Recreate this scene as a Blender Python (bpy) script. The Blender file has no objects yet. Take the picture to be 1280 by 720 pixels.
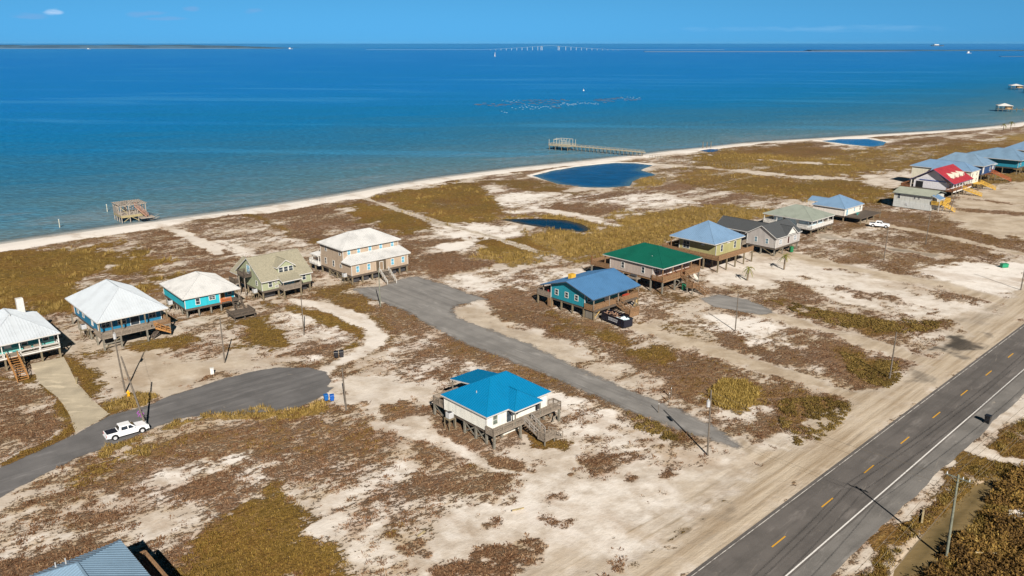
import bpy, math, random
import numpy as np
from mathutils import Vector
random.seed(4); RNG = np.random.default_rng(7)
SC = bpy.context.scene; COL = SC.collection
R = math.radians
# ------------------------------------------------------------------ camera, sky, sun, exposure
FPX, CAMH = 1000.0, 56.0
PITCH = math.atan(306 / FPX)
cam_d = bpy.data.cameras.new('camera'); cam = bpy.data.objects.new('camera', cam_d); COL.objects.link(cam)
cam.location = (0, 0, CAMH); cam.rotation_euler = (math.pi / 2 - PITCH, 0, 0)
cam_d.sensor_width = 36; cam_d.lens = 36 * FPX / 1280; cam_d.clip_start = 0.5; cam_d.clip_end = 200000
SC.camera = cam
SUN_EL, SUN_AZ = R(34), R(166.5)          # azimuth clockwise from +Y: behind the camera, a little right
W = bpy.data.worlds.new('World'); SC.world = W; W.use_nodes = True
wn, wl = W.node_tree.nodes, W.node_tree.links
bg = wn['Background']; bg.inputs['Strength'].default_value = 0.065
sky = wn.new('ShaderNodeTexSky'); sky.sky_type = 'NISHITA'; sky.sun_disc = False
sky.sun_elevation = SUN_EL; sky.sun_rotation = SUN_AZ; sky.altitude = 50
sky.air_density = 1.0; sky.dust_density = 0.1; sky.ozone_density = 4.0
bw = wn.new('ShaderNodeRGBToBW'); wl.new(sky.outputs[0], bw.inputs[0])   # a deep, clear winter blue with the sky model's own brightness
mul = wn.new('ShaderNodeMix'); mul.data_type = 'RGBA'; mul.blend_type = 'MULTIPLY'; mul.inputs[0].default_value = 1
mul.inputs[7].default_value = (0.11, 0.47, 0.90, 1); dk = wn.new('ShaderNodeMapRange'); dk.inputs[1].default_value = 0.05; dk.inputs[2].default_value = 0.4; dk.inputs[3].default_value = 1.0; dk.inputs[4].default_value = 0.3
dm = wn.new('ShaderNodeMath'); dm.operation = 'MULTIPLY'; wl.new(bw.outputs[0], dm.inputs[0]); wl.new(dk.outputs[0], dm.inputs[1]); wl.new(dm.outputs[0], mul.inputs[6])
# small clouds low over the horizon, placed by compass direction
geo = wn.new('ShaderNodeTexCoord'); sep = wn.new('ShaderNodeSeparateXYZ'); wl.new(geo.outputs['Generated'], sep.inputs[0]); wl.new(sep.outputs[2], dk.inputs[0])
def wmath(op, a, b=None, c=None):
    n = wn.new('ShaderNodeMath'); n.operation = op
    for i, v in enumerate((a, b, c)):
        if v is None: continue
        if isinstance(v, (int, float)): n.inputs[i].default_value = v
        else: wl.new(v, n.inputs[i])
    return n.outputs[0]
az = wmath('ARCTAN2', sep.outputs[0], sep.outputs[1]); el = sep.outputs[2]
comb = wn.new('ShaderNodeCombineXYZ'); wl.new(wmath('MULTIPLY', az, 40), comb.inputs[0]); wl.new(wmath('MULTIPLY', el, 190), comb.inputs[1])
cn = wn.new('ShaderNodeTexNoise'); cn.inputs['Scale'].default_value = 1.0; cn.inputs['Detail'].default_value = 5; wl.new(comb.outputs[0], cn.inputs['Vector'])
prev = mul.outputs[2]
def cloud(px, py, wd, ht, col, amt, thr=0.45):
    global prev
    u, v = (px - 640) / FPX, (py - 360) / FPX
    d = Vector((u, math.cos(PITCH) - v * math.sin(PITCH), -math.sin(PITCH) - v * math.cos(PITCH))).normalized()
    a0, e0 = math.atan2(d.x, d.y), d.z
    q = wmath('ADD', wmath('POWER', wmath('ABSOLUTE', wmath('DIVIDE', wmath('SUBTRACT', az, a0), wd / FPX)), 2),
              wmath('POWER', wmath('ABSOLUTE', wmath('DIVIDE', wmath('SUBTRACT', el, e0), ht / FPX)), 2))
    g = wmath('SUBTRACT', 1.0, q)
    m = wn.new('ShaderNodeMapRange'); m.interpolation_type = 'SMOOTHSTEP'
    wl.new(wmath('ADD', wmath('MULTIPLY', wmath('MAXIMUM', g, -1), 0.45), wmath('SUBTRACT', cn.outputs[0], 0.5)), m.inputs[0])
    m.inputs[1].default_value = thr - 0.3; m.inputs[2].default_value = thr + 0.12; m.inputs[4].default_value = amt
    mx = wn.new('ShaderNodeMix'); mx.data_type = 'RGBA'; wl.new(m.outputs[0], mx.inputs[0]); wl.new(prev, mx.inputs[6])
    mx.inputs[7].default_value = (*col, 1); prev = mx.outputs[2]
cloud(67, 15, 12, 6, (8, 9.2, 11), 0.5, 0.46)
for c in [(35, 20, 26, 4), (170, 18, 14, 4), (192, 16, 16, 4), (240, 11, 12, 3.5), (316, 14, 14, 4), (210, 23, 30, 3)]:
    cloud(*c, (2.2, 4.2, 7.5), 0.45, 0.40)
for c in [(1035, 35, 30, 3), (1110, 33, 30, 4), (1065, 36, 130, 5), (930, 37, 110, 4)]:
    cloud(*c, (5.5, 8, 10.5), 0.06, 0.38)
wl.new(prev, bg.inputs['Color'])
sun_d = bpy.data.lights.new('sun', 'SUN'); sun_d.energy = 5.0; sun_d.angle = R(0.53); sun_d.color = (1.0, 0.925, 0.825)
sun = bpy.data.objects.new('sun', sun_d); COL.objects.link(sun)
sdir = Vector((math.sin(SUN_AZ) * math.cos(SUN_EL), math.cos(SUN_AZ) * math.cos(SUN_EL), math.sin(SUN_EL)))
sun.rotation_euler = sdir.to_track_quat('Z', 'Y').to_euler(); sun.location = (0, -50, 150)
SC.view_settings.view_transform = 'Standard'; SC.view_settings.look = 'None'
SC.view_settings.gamma = 1; SC.view_settings.use_curve_mapping = False; SC.view_settings.exposure = 0.60
# ------------------------------------------------------------------ helpers
_s, _c = math.sin(PITCH), math.cos(PITCH)
def at(x, y, z=0.0):
    """point of the place that a sight line through photo pixel (x, y) meets at height z"""
    u = (x - 640) / FPX; v = (y - 360) / FPX; t = (CAMH - z) / (_s + v * _c)
    return (t * u, t * (_c - v * _s))
HWA = R(43.3); HO = np.array(at(973, 677)); HU = np.array([math.cos(HWA), math.sin(HWA)]); HN = np.array([-HU[1], HU[0]])
STA = R(42.8)                           # the houses' common direction
def hw(s, n): p = HO + HU * s + HN * n; return (p[0], p[1])

class M:
    def __init__(s): s.v = []; s.f = []
    def add(s, vs, fs):
        b = len(s.v); s.v += [tuple(p) for p in vs]; s.f += [tuple(b + i for i in f) for f in fs]; return s
    def box(s, x0, x1, y0, y1, z0, z1):
        return s.add([(x0,y0,z0),(x1,y0,z0),(x1,y1,z0),(x0,y1,z0),(x0,y0,z1),(x1,y0,z1),(x1,y1,z1),(x0,y1,z1)],
                     [(0,3,2,1),(4,5,6,7),(0,1,5,4),(1,2,6,5),(2,3,7,6),(3,0,4,7)])
    def beam(s, p, q, w, h, up=(0, 0, 1)):
        p, q = Vector(p), Vector(q); d = (q - p).normalized(); u = Vector(up)
        if abs(d.dot(u)) > 0.98: u = Vector((1, 0, 0))
        a = d.cross(u).normalized() * (w / 2); b = a.cross(d).normalized() * (h / 2)
        return s.add([p-a-b, p+a-b, p+a+b, p-a+b, q-a-b, q+a-b, q+a+b, q-a+b],
                     [(0,1,2,3),(7,6,5,4),(1,0,4,5),(2,1,5,6),(3,2,6,7),(0,3,7,4)])
    def cyl(s, p, q, r0, r1=None, n=10, cap=True):
        r1 = r0 if r1 is None else r1
        p, q = Vector(p), Vector(q); d = (q - p).normalized(); u = Vector((0,0,1)) if abs(d.z) < .95 else Vector((1,0,0))
        a = d.cross(u).normalized(); b = d.cross(a).normalized(); vs = []
        for o, r in ((p, r0), (q, r1)):
            for i in range(n):
                t = 2*math.pi*i/n; vs.append(o + a*math.cos(t)*r + b*math.sin(t)*r)
        fs = [(i, i+n, (i+1) % n + n, (i+1) % n) for i in range(n)]
        if cap: fs += [tuple(range(n)), tuple(range(2*n-1, n-1, -1))]
        return s.add(vs, fs)
    def prism(s, poly, axis, a, b):
        """extrude a 2D polygon along an axis (0,1,2) from a to b"""
        n = len(poly); vs = []
        for k in (a, b):
            for (u, w) in poly: vs.append({0: (k,u,w), 1: (u,k,w), 2: (u,w,k)}[axis])
        fs = [tuple(range(n)), tuple(range(2*n-1, n-1, -1))] + [(i, i+n, (i+1) % n + n, (i+1) % n) for i in range(n)]
        return s.add(vs, fs)
    def mesh(s, name, mat, smooth=False):
        me = bpy.data.meshes.new(name); me.from_pydata(s.v, [], s.f)
        import bmesh
        bm = bmesh.new(); bm.from_mesh(me); bmesh.ops.recalc_face_normals(bm, faces=bm.faces); bm.to_mesh(me); bm.free()
        if smooth: me.polygons.foreach_set('use_smooth', [True]*len(me.polygons))
        me.materials.append(mat); return me
def link(name, me, parent=None, loc=(0,0,0), rot=(0,0,0)):
    o = bpy.data.objects.new(name, me); COL.objects.link(o); o.location = loc; o.rotation_euler = rot
    if parent: o.parent = parent
    return o
def obj(name, m, mat, parent=None, loc=(0,0,0), rot=(0,0,0), smooth=False, bevel=0):
    o = link(name, m.mesh(name, mat, smooth), parent, loc, rot)
    if bevel:
        b = o.modifiers.new('bevel', 'BEVEL'); b.width = bevel; b.segments = 2; b.limit_method = 'ANGLE'; b.angle_limit = R(35)
    return o
def tag(o, label, cat, group=None):
    o['label'] = label; o['category'] = cat
    if group: o['group'] = group
    return o
def thing(name, label, cat, loc, rotz=0, group=None):
    o = bpy.data.objects.new(name, None); COL.objects.link(o); o.empty_display_size = 0.5
    o.location = (loc[0], loc[1], loc[2] if len(loc) > 2 else 0); o.rotation_euler = (0, 0, rotz)
    return tag(o, label, cat, group)
def structure(o): o['kind'] = 'structure'; return o
def stuff(o, label, cat): o['kind'] = 'stuff'; return tag(o, label, cat)
# ------------------------------------------------------------------ materials
class NT:
    def __init__(s, name):
        s.m = bpy.data.materials.new(name); s.m.use_nodes = True; s.t = s.m.node_tree; s.n = s.t.nodes; s.l = s.t.links
        s.b = s.n['Principled BSDF']; s.out = s.n['Material Output']
    def put(s, v, sock):
        if isinstance(v, bpy.types.NodeSocket): s.l.new(v, sock)
        elif isinstance(v, (tuple, list)): sock.default_value = (*v, 1) if len(v) == 3 and sock.type == 'RGBA' else v
        else: sock.default_value = v
    def coord(s, kind='Object', scale=(1,1,1), rot=(0,0,0)):
        t = s.n.new('ShaderNodeTexCoord'); mp = s.n.new('ShaderNodeMapping'); s.l.new(t.outputs[kind], mp.inputs[0])
        if any(rot):      # rot turns the long axis of the stretched pattern
            mp.vector_type = 'TEXTURE'; mp.inputs['Scale'].default_value = tuple(1/x for x in scale); mp.inputs['Rotation'].default_value = tuple(-x for x in rot)
        else: mp.inputs['Scale'].default_value = scale
        return mp.outputs[0]
    def noise(s, vec, scale, detail=4, rough=0.55, dist=0):
        n = s.n.new('ShaderNodeTexNoise'); s.l.new(vec, n.inputs['Vector']); n.inputs['Scale'].default_value = scale
        n.inputs['Detail'].default_value = detail; n.inputs['Roughness'].default_value = rough; n.inputs['Distortion'].default_value = dist
        return n.outputs[0]
    def math(s, op, a, b=0.0, c=0.0, clamp=False):
        n = s.n.new('ShaderNodeMath'); n.operation = op; n.use_clamp = clamp
        s.put(a, n.inputs[0]); s.put(b, n.inputs[1]); s.put(c, n.inputs[2]); return n.outputs[0]
    def smooth(s, v, a, b, o0=0.0, o1=1.0):
        n = s.n.new('ShaderNodeMapRange'); n.interpolation_type = 'SMOOTHSTEP'
        s.put(v, n.inputs[0]); n.inputs[1].default_value = a; n.inputs[2].default_value = b
        n.inputs[3].default_value = o0; n.inputs[4].default_value = o1; return n.outputs[0]
    def mix(s, f, a, b, blend='MIX'):
        n = s.n.new('ShaderNodeMix'); n.data_type = 'RGBA'; n.blend_type = blend
        s.put(f, n.inputs[0]); s.put(a, n.inputs[6]); s.put(b, n.inputs[7]); return n.outputs[2]
    def ramp(s, v, stops):
        n = s.n.new('ShaderNodeValToRGB'); s.l.new(v, n.inputs[0]); e = n.color_ramp.elements
        while len(e) < len(stops): e.new(0.5)
        for k, (p, c) in zip(e, stops): k.position = p; k.color = (*c, 1)
        return n.outputs[0]
    def bump(s, h, strength, dist=0.05):
        n = s.n.new('ShaderNodeBump'); n.inputs['Strength'].default_value = strength; n.inputs['Distance'].default_value = dist
        s.l.new(h, n.inputs['Height']); s.l.new(n.outputs[0], s.b.inputs['Normal'])
    def attr(s, name):
        n = s.n.new('ShaderNodeAttribute'); n.attribute_name = name; return n
    def fin(s, col, rough=0.8, **kw):
        s.put(col, s.b.inputs['Base Color']); s.put(rough, s.b.inputs['Roughness'])
        for k, v in kw.items(): s.put(v, s.b.inputs[k.replace('_', ' ')])
        return s.m
def darker(c, f): return tuple(x * f for x in c)
_mc = {}
def mat_siding(c, line=0.2):
    k = ('s', c, line)
    if k in _mc: return _mc[k]
    n = NT('siding'); v = n.coord('Object')
    st = n.noise(n.coord('Object', (2.2, 2.2, .35)), 1.0, 5); col = n.mix(n.smooth(st, .35, .75), c, darker(c, .8))
    sp = n.n.new('ShaderNodeSeparateXYZ'); n.l.new(v, sp.inputs[0])
    saw = n.math('FRACT', n.math('DIVIDE', sp.outputs[2], line))
    col = n.mix(n.smooth(saw, 0.0, 0.16), darker(c, .62), col)
    n.bump(saw, 0.5, 0.02); _mc[k] = n.fin(col, 0.7); return _mc[k]
def mat_paint(c, rough=0.55, var=0.82, scale=3):
    k = ('p', c, rough, var)
    if k in _mc: return _mc[k]
    n = NT('paint'); st = n.noise(n.coord('Object'), scale, 5)
    _mc[k] = n.fin(n.mix(n.smooth(st, .38, .72), c, darker(c, var)), rough); return _mc[k]
def mat_roof(c, rough=0.42, dirt=.78, spec=0.4):
    k = ('r', c)
    if k in _mc: return _mc[k]
    n = NT('sheet_metal_roof'); a = n.noise(n.coord('Object', (.35, .35, .35)), 1, 6, .6); b = n.noise(n.coord('Object'), 6, 3)
    col = n.mix(n.smooth(a, .4, .75), c, darker(c, dirt)); col = n.mix(n.smooth(b, .55, .85, 0, .25), col, darker(c, .6))
    n.bump(n.noise(n.coord('Object'), 1.2, 2), .12, .05)
    _mc[k] = n.fin(col, rough, Specular_IOR_Level=spec); return _mc[k]
def mat_shingle(c):
    k = ('sh', c)
    if k in _mc: return _mc[k]
    n = NT('shingle_roof'); a = n.noise(n.coord('Object', (3, 3, 6)), 1, 4); b = n.noise(n.coord('Object'), .4, 4)
    col = n.mix(n.smooth(a, .35, .7), c, darker(c, .72)); col = n.mix(n.smooth(b, .4, .8, 0, .5), col, darker(c, .75))
    n.bump(a, .4, .03); _mc[k] = n.fin(col, .9); return _mc[k]
def mat_wood(c):
    k = ('w', c)
    if k in _mc: return _mc[k]
    n = NT('weathered_wood'); a = n.noise(n.coord('Object', (1.4, 1.4, 1.4)), 2.2, 6, .65); b = n.noise(n.coord('Object', (9, 9, 3)), 1, 3)
    col = n.mix(n.smooth(a, .35, .7), c, darker(c, .6)); col = n.mix(n.smooth(b, .5, .8, 0, .5), col, darker(c, .5))
    n.bump(b, .4, .02); _mc[k] = n.fin(col, .85); return _mc[k]
WHITE = mat_paint((.62, .61, .58)); TRIM = mat_paint((.52, .51, .49), .6)
def mat_glass(c=(.02, .03, .04)):
    k = ('g', c)
    if k in _mc: return _mc[k]
    n = NT('window_glass'); a = n.noise(n.coord('Object'), 1.3, 3)
    _mc[k] = n.fin(n.mix(n.smooth(a, .4, .65), c, darker(c, 2.2)), .12); return _mc[k]
GLASS = mat_glass(); BGLASS = mat_glass((.10, .24, .32))
PILE = mat_wood((.20, .16, .10)); PILE_G = mat_wood((.20, .185, .15)); GREYWOOD = mat_wood((.26, .215, .17)); DARKWOOD = mat_wood((.11, .085, .065))
BROWNWOOD = mat_wood((.26, .15, .075)); REDWOOD = mat_wood((.22, .09, .035)); ORANGEWOOD = mat_wood((.42, .20, .06)); YELLOWWOOD = mat_wood((.62, .38, .06))
STEEL = mat_paint((.45, .46, .47), .4); DARKMETAL = mat_paint((.05, .05, .055), .5); BLACK = mat_paint((.012, .012, .014), .5)
CONC = mat_paint((.40, .38, .34), .9)
# ------------------------------------------------------------------ fields for the ground
def hsh(i, j, s):
    n = (i * 374761393 + j * 668265263 + s * 1442695041) & 0xffffffff
    n = ((n ^ (n >> 13)) * 1274126177) & 0xffffffff
    return ((n ^ (n >> 16)) & 0xffff) / 65535.0
def vnoise(x, y, s):
    xi = np.floor(x).astype(np.int64); yi = np.floor(y).astype(np.int64); fx = x - xi; fy = y - yi
    fx = fx*fx*(3-2*fx); fy = fy*fy*(3-2*fy)
    return (hsh(xi,yi,s)*(1-fx)+hsh(xi+1,yi,s)*fx)*(1-fy) + (hsh(xi,yi+1,s)*(1-fx)+hsh(xi+1,yi+1,s)*fx)*fy
def fbm(x, y, s, o=4):
    r = 0; a = .5; t = 0
    for k in range(o): r = r + a*vnoise(x*2**k, y*2**k, s+k*17); t += a; a *= .55
    return r/t
def sdist(X, Y, pts, closed=True):
    """signed distance (positive inside) to a closed polygon, or plain distance to a polyline"""
    pts = np.asarray(pts, float); n = len(pts); d2 = np.full(X.shape, 1e18); ins = np.zeros(X.shape, bool)
    for i in range(n if closed else n-1):
        a = pts[i]; b = pts[(i+1) % n]; e = b-a; L = max(e@e, 1e-9)
        t = np.clip(((X-a[0])*e[0]+(Y-a[1])*e[1])/L, 0, 1)
        d2 = np.minimum(d2, (X-a[0]-t*e[0])**2+(Y-a[1]-t*e[1])**2)
        if closed and a[1] != b[1]:
            c = ((a[1] > Y) != (b[1] > Y)) & (X < (b[0]-a[0])*(Y-a[1])/(b[1]-a[1])+a[0]); ins ^= c
    d = np.sqrt(d2); return np.where(ins, d, -d) if closed else d
px = lambda pts: [at(*p) for p in pts]
SHORE = [(-9000,-3500),(-1200,60)] + px([(-60,313),(0,304),(60,295),(150,282),(240,270),(300,262),(360,253),(420,244),(480,233),(540,223),(600,215),(650,209),(700,204),(740,199.5),
     (775,195.5),(803,193),(835,188.5),(862,186),(900,182),(930,178.5),(980,175),(1040,171.5),(1085,168.5),(1150,164.5),(1200,161.5),(1250,157),(1280,152.5),(1340,143),(1500,120)]) + [(4000,4300),(30000,32000)]
def shore_sd(X, Y):
    """distance to the shoreline, positive on the land side"""
    pts = np.asarray(SHORE); best = np.full(X.shape, 1e18); sg = np.ones(X.shape)
    for i in range(len(pts)-1):
        a, b = pts[i], pts[i+1]; e = b-a; t = np.clip(((X-a[0])*e[0]+(Y-a[1])*e[1])/(e@e), 0, 1)
        d2 = (X-a[0]-t*e[0])**2+(Y-a[1]-t*e[1])**2; cr = e[0]*(Y-a[1])-e[1]*(X-a[0])
        m = d2 < best; best = np.where(m, d2, best); sg = np.where(m, np.where(cr > 0, -1, 1), sg)
    return sg*np.sqrt(best)
LAGOON = px([(667,219),(690,213),(720,208),(745,205),(770,203),(795,203.5),(815,206),(806,209),(799,212),(812,215.5),(819,218),(800,221),(789,226),(786,231.5),(757,233.5),(730,233),(700,229)])
POND = px([(628,273.5),(650,272.5),(680,272.5),(705,274),(725,279),(737,285.5),(728,289),(700,286),(680,283),(655,279)])
FARPOND = px([(1028,175.5),(1050,173.2),(1085,173.2),(1106,177),(1103,181),(1090,182.6),(1062,180)])
TARPPOOL = px([(875,187.5),(888,185.5),(899,186),(897,188),(886,189.5)])
DITCH = px([(1125,712),(1150,678),(1167,657),(1200,630),(1222,607),(1247,597),(1240,612),(1205,652),(1180,682),(1150,716),(1120,730)])
CULDESAC = px([(-60,610),(0,585),(50,563),(95,542.5),(136,519.5),(160,513),(185,507),(207,497),(232,489),(280,473),(318,464),(345,459.5),(385,459.5),(408,465),(414,475),(409,484),(417,484.5),(404,495),(390,502),
     (372,509),(345,514),(310,516.5),(262,517.5),(222,524),(195,534),(170,545),(137,557),(95,573),(45,598),(0,622),(-60,650)])
GRAVEL = px([(440,361),(480,358),(500,349),(520,346),(540,351),(565,359),(590,369),(607,374),(585,378),(566,384),(565,390),(572,397),(590,404),(625,417),(665,432),(705,452),(745,470),(790,489),(820,501),(850,513),(880,528),
     (905,538),(935,552),(955,564),(928,570),(902,561),(880,549),(855,539),(820,526),(780,511),(745,495),(700,476),(660,459),(620,444),(580,429),(540,408),(510,390),(480,378),(455,370)])
CONCRETE = px([(38,455),(80,446),(96,478),(114,498),(136,517.5),(120,528),(94,541),(88,520),(72,497),(48,478)])
GRAVEL2 = px([(876,373),(900,368),(935,375),(955,383),(968,391),(950,394),(925,389),(890,383)])
def S(c=0, g=0, o=0, d=0, w=.3, k=0): return np.array([c, g, o, d, w, k], float)
def near_strip(n0, n1, s0=-60, s1=400): return [hw(s0, n0), hw(s1, n0), hw(s1, n1), hw(s0, n1)]
# (state, feather in metres, polygon) and (state, feather, polyline, half width), later ones lie over earlier ones
P = []
def poly(st, f, pts): P.append((st, f, px(pts), None))
def line(st, f, pts, hwid): P.append((st, f, px(pts), hwid))
poly(S(.62,.15,w=.5), 4, [(150,318),(260,268),(420,246),(600,216),(680,230),(720,250),(640,262),(600,300),(560,345),(470,350),(390,300),(330,310),(280,330),(200,345)])
poly(S(.5,.1,w=.6), 3, [(262,275),(330,268),(400,300),(385,312),(330,315),(290,330),(240,310)])
poly(S(.72,.0,w=.3), 3, [(150,292),(200,284),(262,300),(310,330),(300,350),(240,345),(205,330)])
poly(S(.25,.97,.35), 6, [(-90,320),(60,306),(140,302),(165,312),(180,325),(205,335),(220,346),(190,365),(140,345),(95,372),(78,398),(30,385),(-90,400)])
poly(S(.2,1,.15), 4, [(20,330),(90,345),(80,360),(60,375),(20,350)])
poly(S(.45,.2,w=.5), 2, [(110,343),(140,333),(130,348),(95,362)])
line(S(.6,.9), 2.5, [(305,266),(345,280),(385,295),(403,303)], 3)
poly(S(.85,.1,w=.2), 4, [(330,266),(400,255),(430,262),(500,290),(470,292),(410,285),(395,296),(350,280)])
poly(S(.3,.95,.1), 4, [(420,253),(458,251),(500,267),(549,281),(511,289),(458,274)])
poly(S(.45,.95,.3), 4, [(464,247),(500,238),(567,226),(599,231),(630,250),(640,266),(600,277),(555,278),(505,264)])
poly(S(.7,.8), 4, [(540,250),(590,256),(575,262),(540,258)])
poly(S(.5,.75,.2), 3, [(600,226),(650,224),(690,229),(720,243),(690,246),(650,238)])
poly(S(.42,.05,w=.85), 4, [(620,234),(660,240),(720,246),(800,238),(830,240),(900,255),(780,262),(700,264),(640,262),(628,250)])
poly(S(.8,.1,w=.4), 3, [(700,255),(760,252),(790,260),(740,268),(700,266)])
poly(S(.22,.05,w=.9), 3, [(553,281),(600,281),(640,284),(662,292),(640,300),(600,303),(570,320),(525,316),(540,308),(590,300)])
poly(S(.97,.05,w=.1), 4, [(505,306),(545,318),(592,318),(622,330),(612,340),(570,350),(530,338),(512,322)])
poly(S(.4,.1,w=.85), 3, [(580,342),(620,336),(690,338),(740,328),(760,330),(690,350),(660,368),(600,370),(560,352)])
poly(S(.5,.5,.95), 4, [(600,322),(612,305),(640,300),(665,287),(700,287),(735,290),(745,283),(790,262),(850,258),(900,250),(962,263),(950,276),(860,280),(840,300),(800,306),(755,320),(720,330),(680,322),(640,332)])
line(S(.3,.6,.95), 2, [(628,272),(680,270),(720,275),(742,284)], 2.5)
line(S(.0,.0,.2,.2,.9), 2, [(636,264),(680,263),(720,268),(768,281)], 2.2)
poly(S(.3,.5,.9), 2, [(786,232),(792,224),(822,219),(835,226),(828,238),(800,238)])
poly(S(.15,.95,.1), 3, [(605,300),(650,296),(680,310),(640,316),(612,310)])
line(S(.0,.0,.3,.6,.6), .8, [(455,247),(505,264),(555,280),(620,296),(672,315)], 1.0)
line(S(0,0,0,.3,.8), 1, [(188,276),(215,286),(245,300),(275,316)], 1.4)
line(S(0.2,0,0,.3,.8), 1, [(262,302),(290,312),(314,324)], .8)
line(S(0.2,0,0,.3,.8), 1, [(275,300),(300,310),(324,322)], .8)
# land on the far right, beyond the houses
poly(S(.5,.7,.4,w=.4), 8, [(880,188),(940,183),(1040,185),(1150,181),(1300,168),(1500,140),(1500,230),(1280,240),(1180,236),(1110,236),(1060,262),(980,245),(900,258),(820,222)])
poly(S(.85,.75,.1), 5, [(935,182),(1000,178),(1040,184),(1050,194),(1000,196),(960,192),(920,190)])
poly(S(.8,.7,.1), 5, [(1130,176),(1160,174),(1200,172),(1215,176),(1180,182),(1140,182)])
poly(S(.1,.5,1), 4, [(1245,172),(1300,165),(1330,166),(1290,177)])
poly(S(.15,.8,.6), 5, [(870,193),(940,192),(1000,197),(1070,203),(1090,213),(1010,212),(930,203),(870,198)])
line(S(.05,.0,0,.5,.7), 3, [(820,205),(870,208),(930,214),(1000,221),(1060,224)], 3.0)
line(S(.1,.0,0,.4,.7), 3, [(950,199),(1010,203),(1060,206)], 1.6)
poly(S(.3,.9,.35), 6, [(900,232),(960,228),(1060,226),(1110,228),(1112,240),(1085,255),(1040,250),(980,243),(930,243)])
poly(S(.7,.1,w=.6), 5, [(800,235),(850,228),(910,240),(950,244),(930,256),(880,254),(840,246)])
poly(S(.2,0,w=.7,d=.3), 6, [(1060,218),(1130,212),(1165,218),(1140,228),(1090,232)])
# settled strip on the right
poly(S(.1,.1,0,.75,.35), 4, [(1178,265),(1190,250),(1220,238),(1300,222),(1300,306),(1240,303),(1190,290)])
line(S(.75,.2,w=.3), 2, [(1220,249),(1260,254),(1300,259)], 2.2)
line(S(.75,.2,w=.3), 2, [(1205,262),(1240,264),(1300,268)], 2.5)
poly(S(.85,.45,.1,w=.3), 5, [(1085,258),(1112,264),(1165,268),(1200,284),(1300,306),(1300,320),(1200,320),(1160,314),(1110,285),(1075,282),(1030,290),(985,278)])
line(S(.05,.0,0,.8,.4), 1.2, [(1085,277),(1112,282),(1161,291),(1220,304),(1300,322)], 2.2)
poly(S(.75,.35,w=.5), 4, [(985,290),(1040,288),(1110,305),(1190,322),(1300,330),(1300,345),(1200,330),(1130,345),(1080,335),(1030,320)])
line(S(0,.1,0,.5,.4,.5), 1.5, [(1033,296),(1075,301),(1120,311),(1165,318)], 2.2)
poly(S(.12,.1,0,.2,.7), 5, [(880,338),(940,322),(990,318),(1060,335),(1120,352),(1190,372),(1265,388),(1270,398),(1180,402),(1120,388),(1060,375),(1000,362),(930,355)])
poly(S(.08,0,0,0,1,.12), 3, [(1148,338),(1175,330),(1225,327),(1300,330),(1300,366),(1240,366),(1190,354)])
line(S(.03,.0,0,.85,.3), 1.5, [(960,318),(986,318),(1067,336),(1161,352),(1240,373),(1310,392)], 2.6)
poly(S(.75,.1,w=.4), 2, [(971,350),(1000,352),(1030,378),(1033,386),(1005,380),(985,368)])
line(S(.6,.1,w=.6), 2, [(1005,345),(1060,362),(1130,378),(1165,388)], 2.0)
poly(S(.95,.85,.1), 2.5, [(958,374),(975,373),(998,379),(1044,390),(1110,396),(1180,401),(1174,413),(1130,418),(1083,418),(1037,406),(998,393),(968,385)])
poly(S(.85,.3,w=.4), 4, [(860,384),(905,398),(965,402),(1044,424),(1120,446),(1115,480),(1090,492),(1014,470),(926,440),(870,420),(820,405)])
poly(S(.3,.0,w=.9), 3, [(862,386),(900,392),(960,404),(1015,425),(995,436),(940,425),(880,405)])
poly(S(.95,.9,.05), 3, [(1050,440),(1085,446),(1122,452),(1128,474),(1112,490),(1080,478),(1062,462)])
line(S(.0,.05,0,.8,.4), 1.2, [(930,382),(965,394),(1044,415),(1100,432),(1170,454)], 2.7)
poly(S(.8,.4,.1,w=.4), 4, [(790,412),(860,436),(926,458),(1014,487),(1085,506),(1060,540),(1020,556),(960,545),(910,520),(850,500),(800,460)])
line(S(.1,.4,0,.7,.3), 2, [(788,402),(830,414),(862,426)], 5)
line(S(.02,.05,0,.85,.35), 1.2, [(800,408),(860,428),(926,448),(1014,477),(1100,503)], 2.3)
poly(S(.2,.1,.1,.2,.8), 2, [(880,490),(950,495),(975,510),(940,530),(900,520)])
poly(S(.6,.6,1), 2, [(885,484),(905,474),(930,476),(947,488),(940,505),(915,512),(895,505)])
poly(S(1,.8,0), 3, [(974,500),(1010,494),(1069,504),(1050,530),(1024,552),(995,556),(976,530)])
poly(S(.12,.0,0,.3,.85), 3, [(750,372),(800,372),(860,386),(880,400),(840,398),(800,385),(760,385)])
poly(S(.6,.6,0,.2,.3), 3, [(740,345),(800,352),(880,372),(860,384),(800,372),(760,368)])
# between the two cross streets
poly(S(.3,.1,0,.35,.55), 2.5, [(566,386),(610,380),(640,395),(690,418),(760,446),(830,474),(850,500),(856,514),(800,495),(740,468),(660,430),(600,410),(570,396)])
poly(S(.08,.1,.2,.55,.45), 2, [(566,386),(595,380),(640,405),(690,425),(740,452),(700,450),(640,425),(590,405)])
poly(S(.9,.35,.05,w=.3), 2.5, [(600,372),(640,362),(668,368),(700,395),(760,402),(800,425),(860,448),(905,470),(895,485),(850,480),(800,458),(740,432),(690,414),(650,404),(620,388)])
poly(S(.5,.9,.1,w=.3), 2, [(690,390),(720,402),(770,415),(830,438),(855,450),(830,456),(770,436),(720,418),(690,404)])
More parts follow.
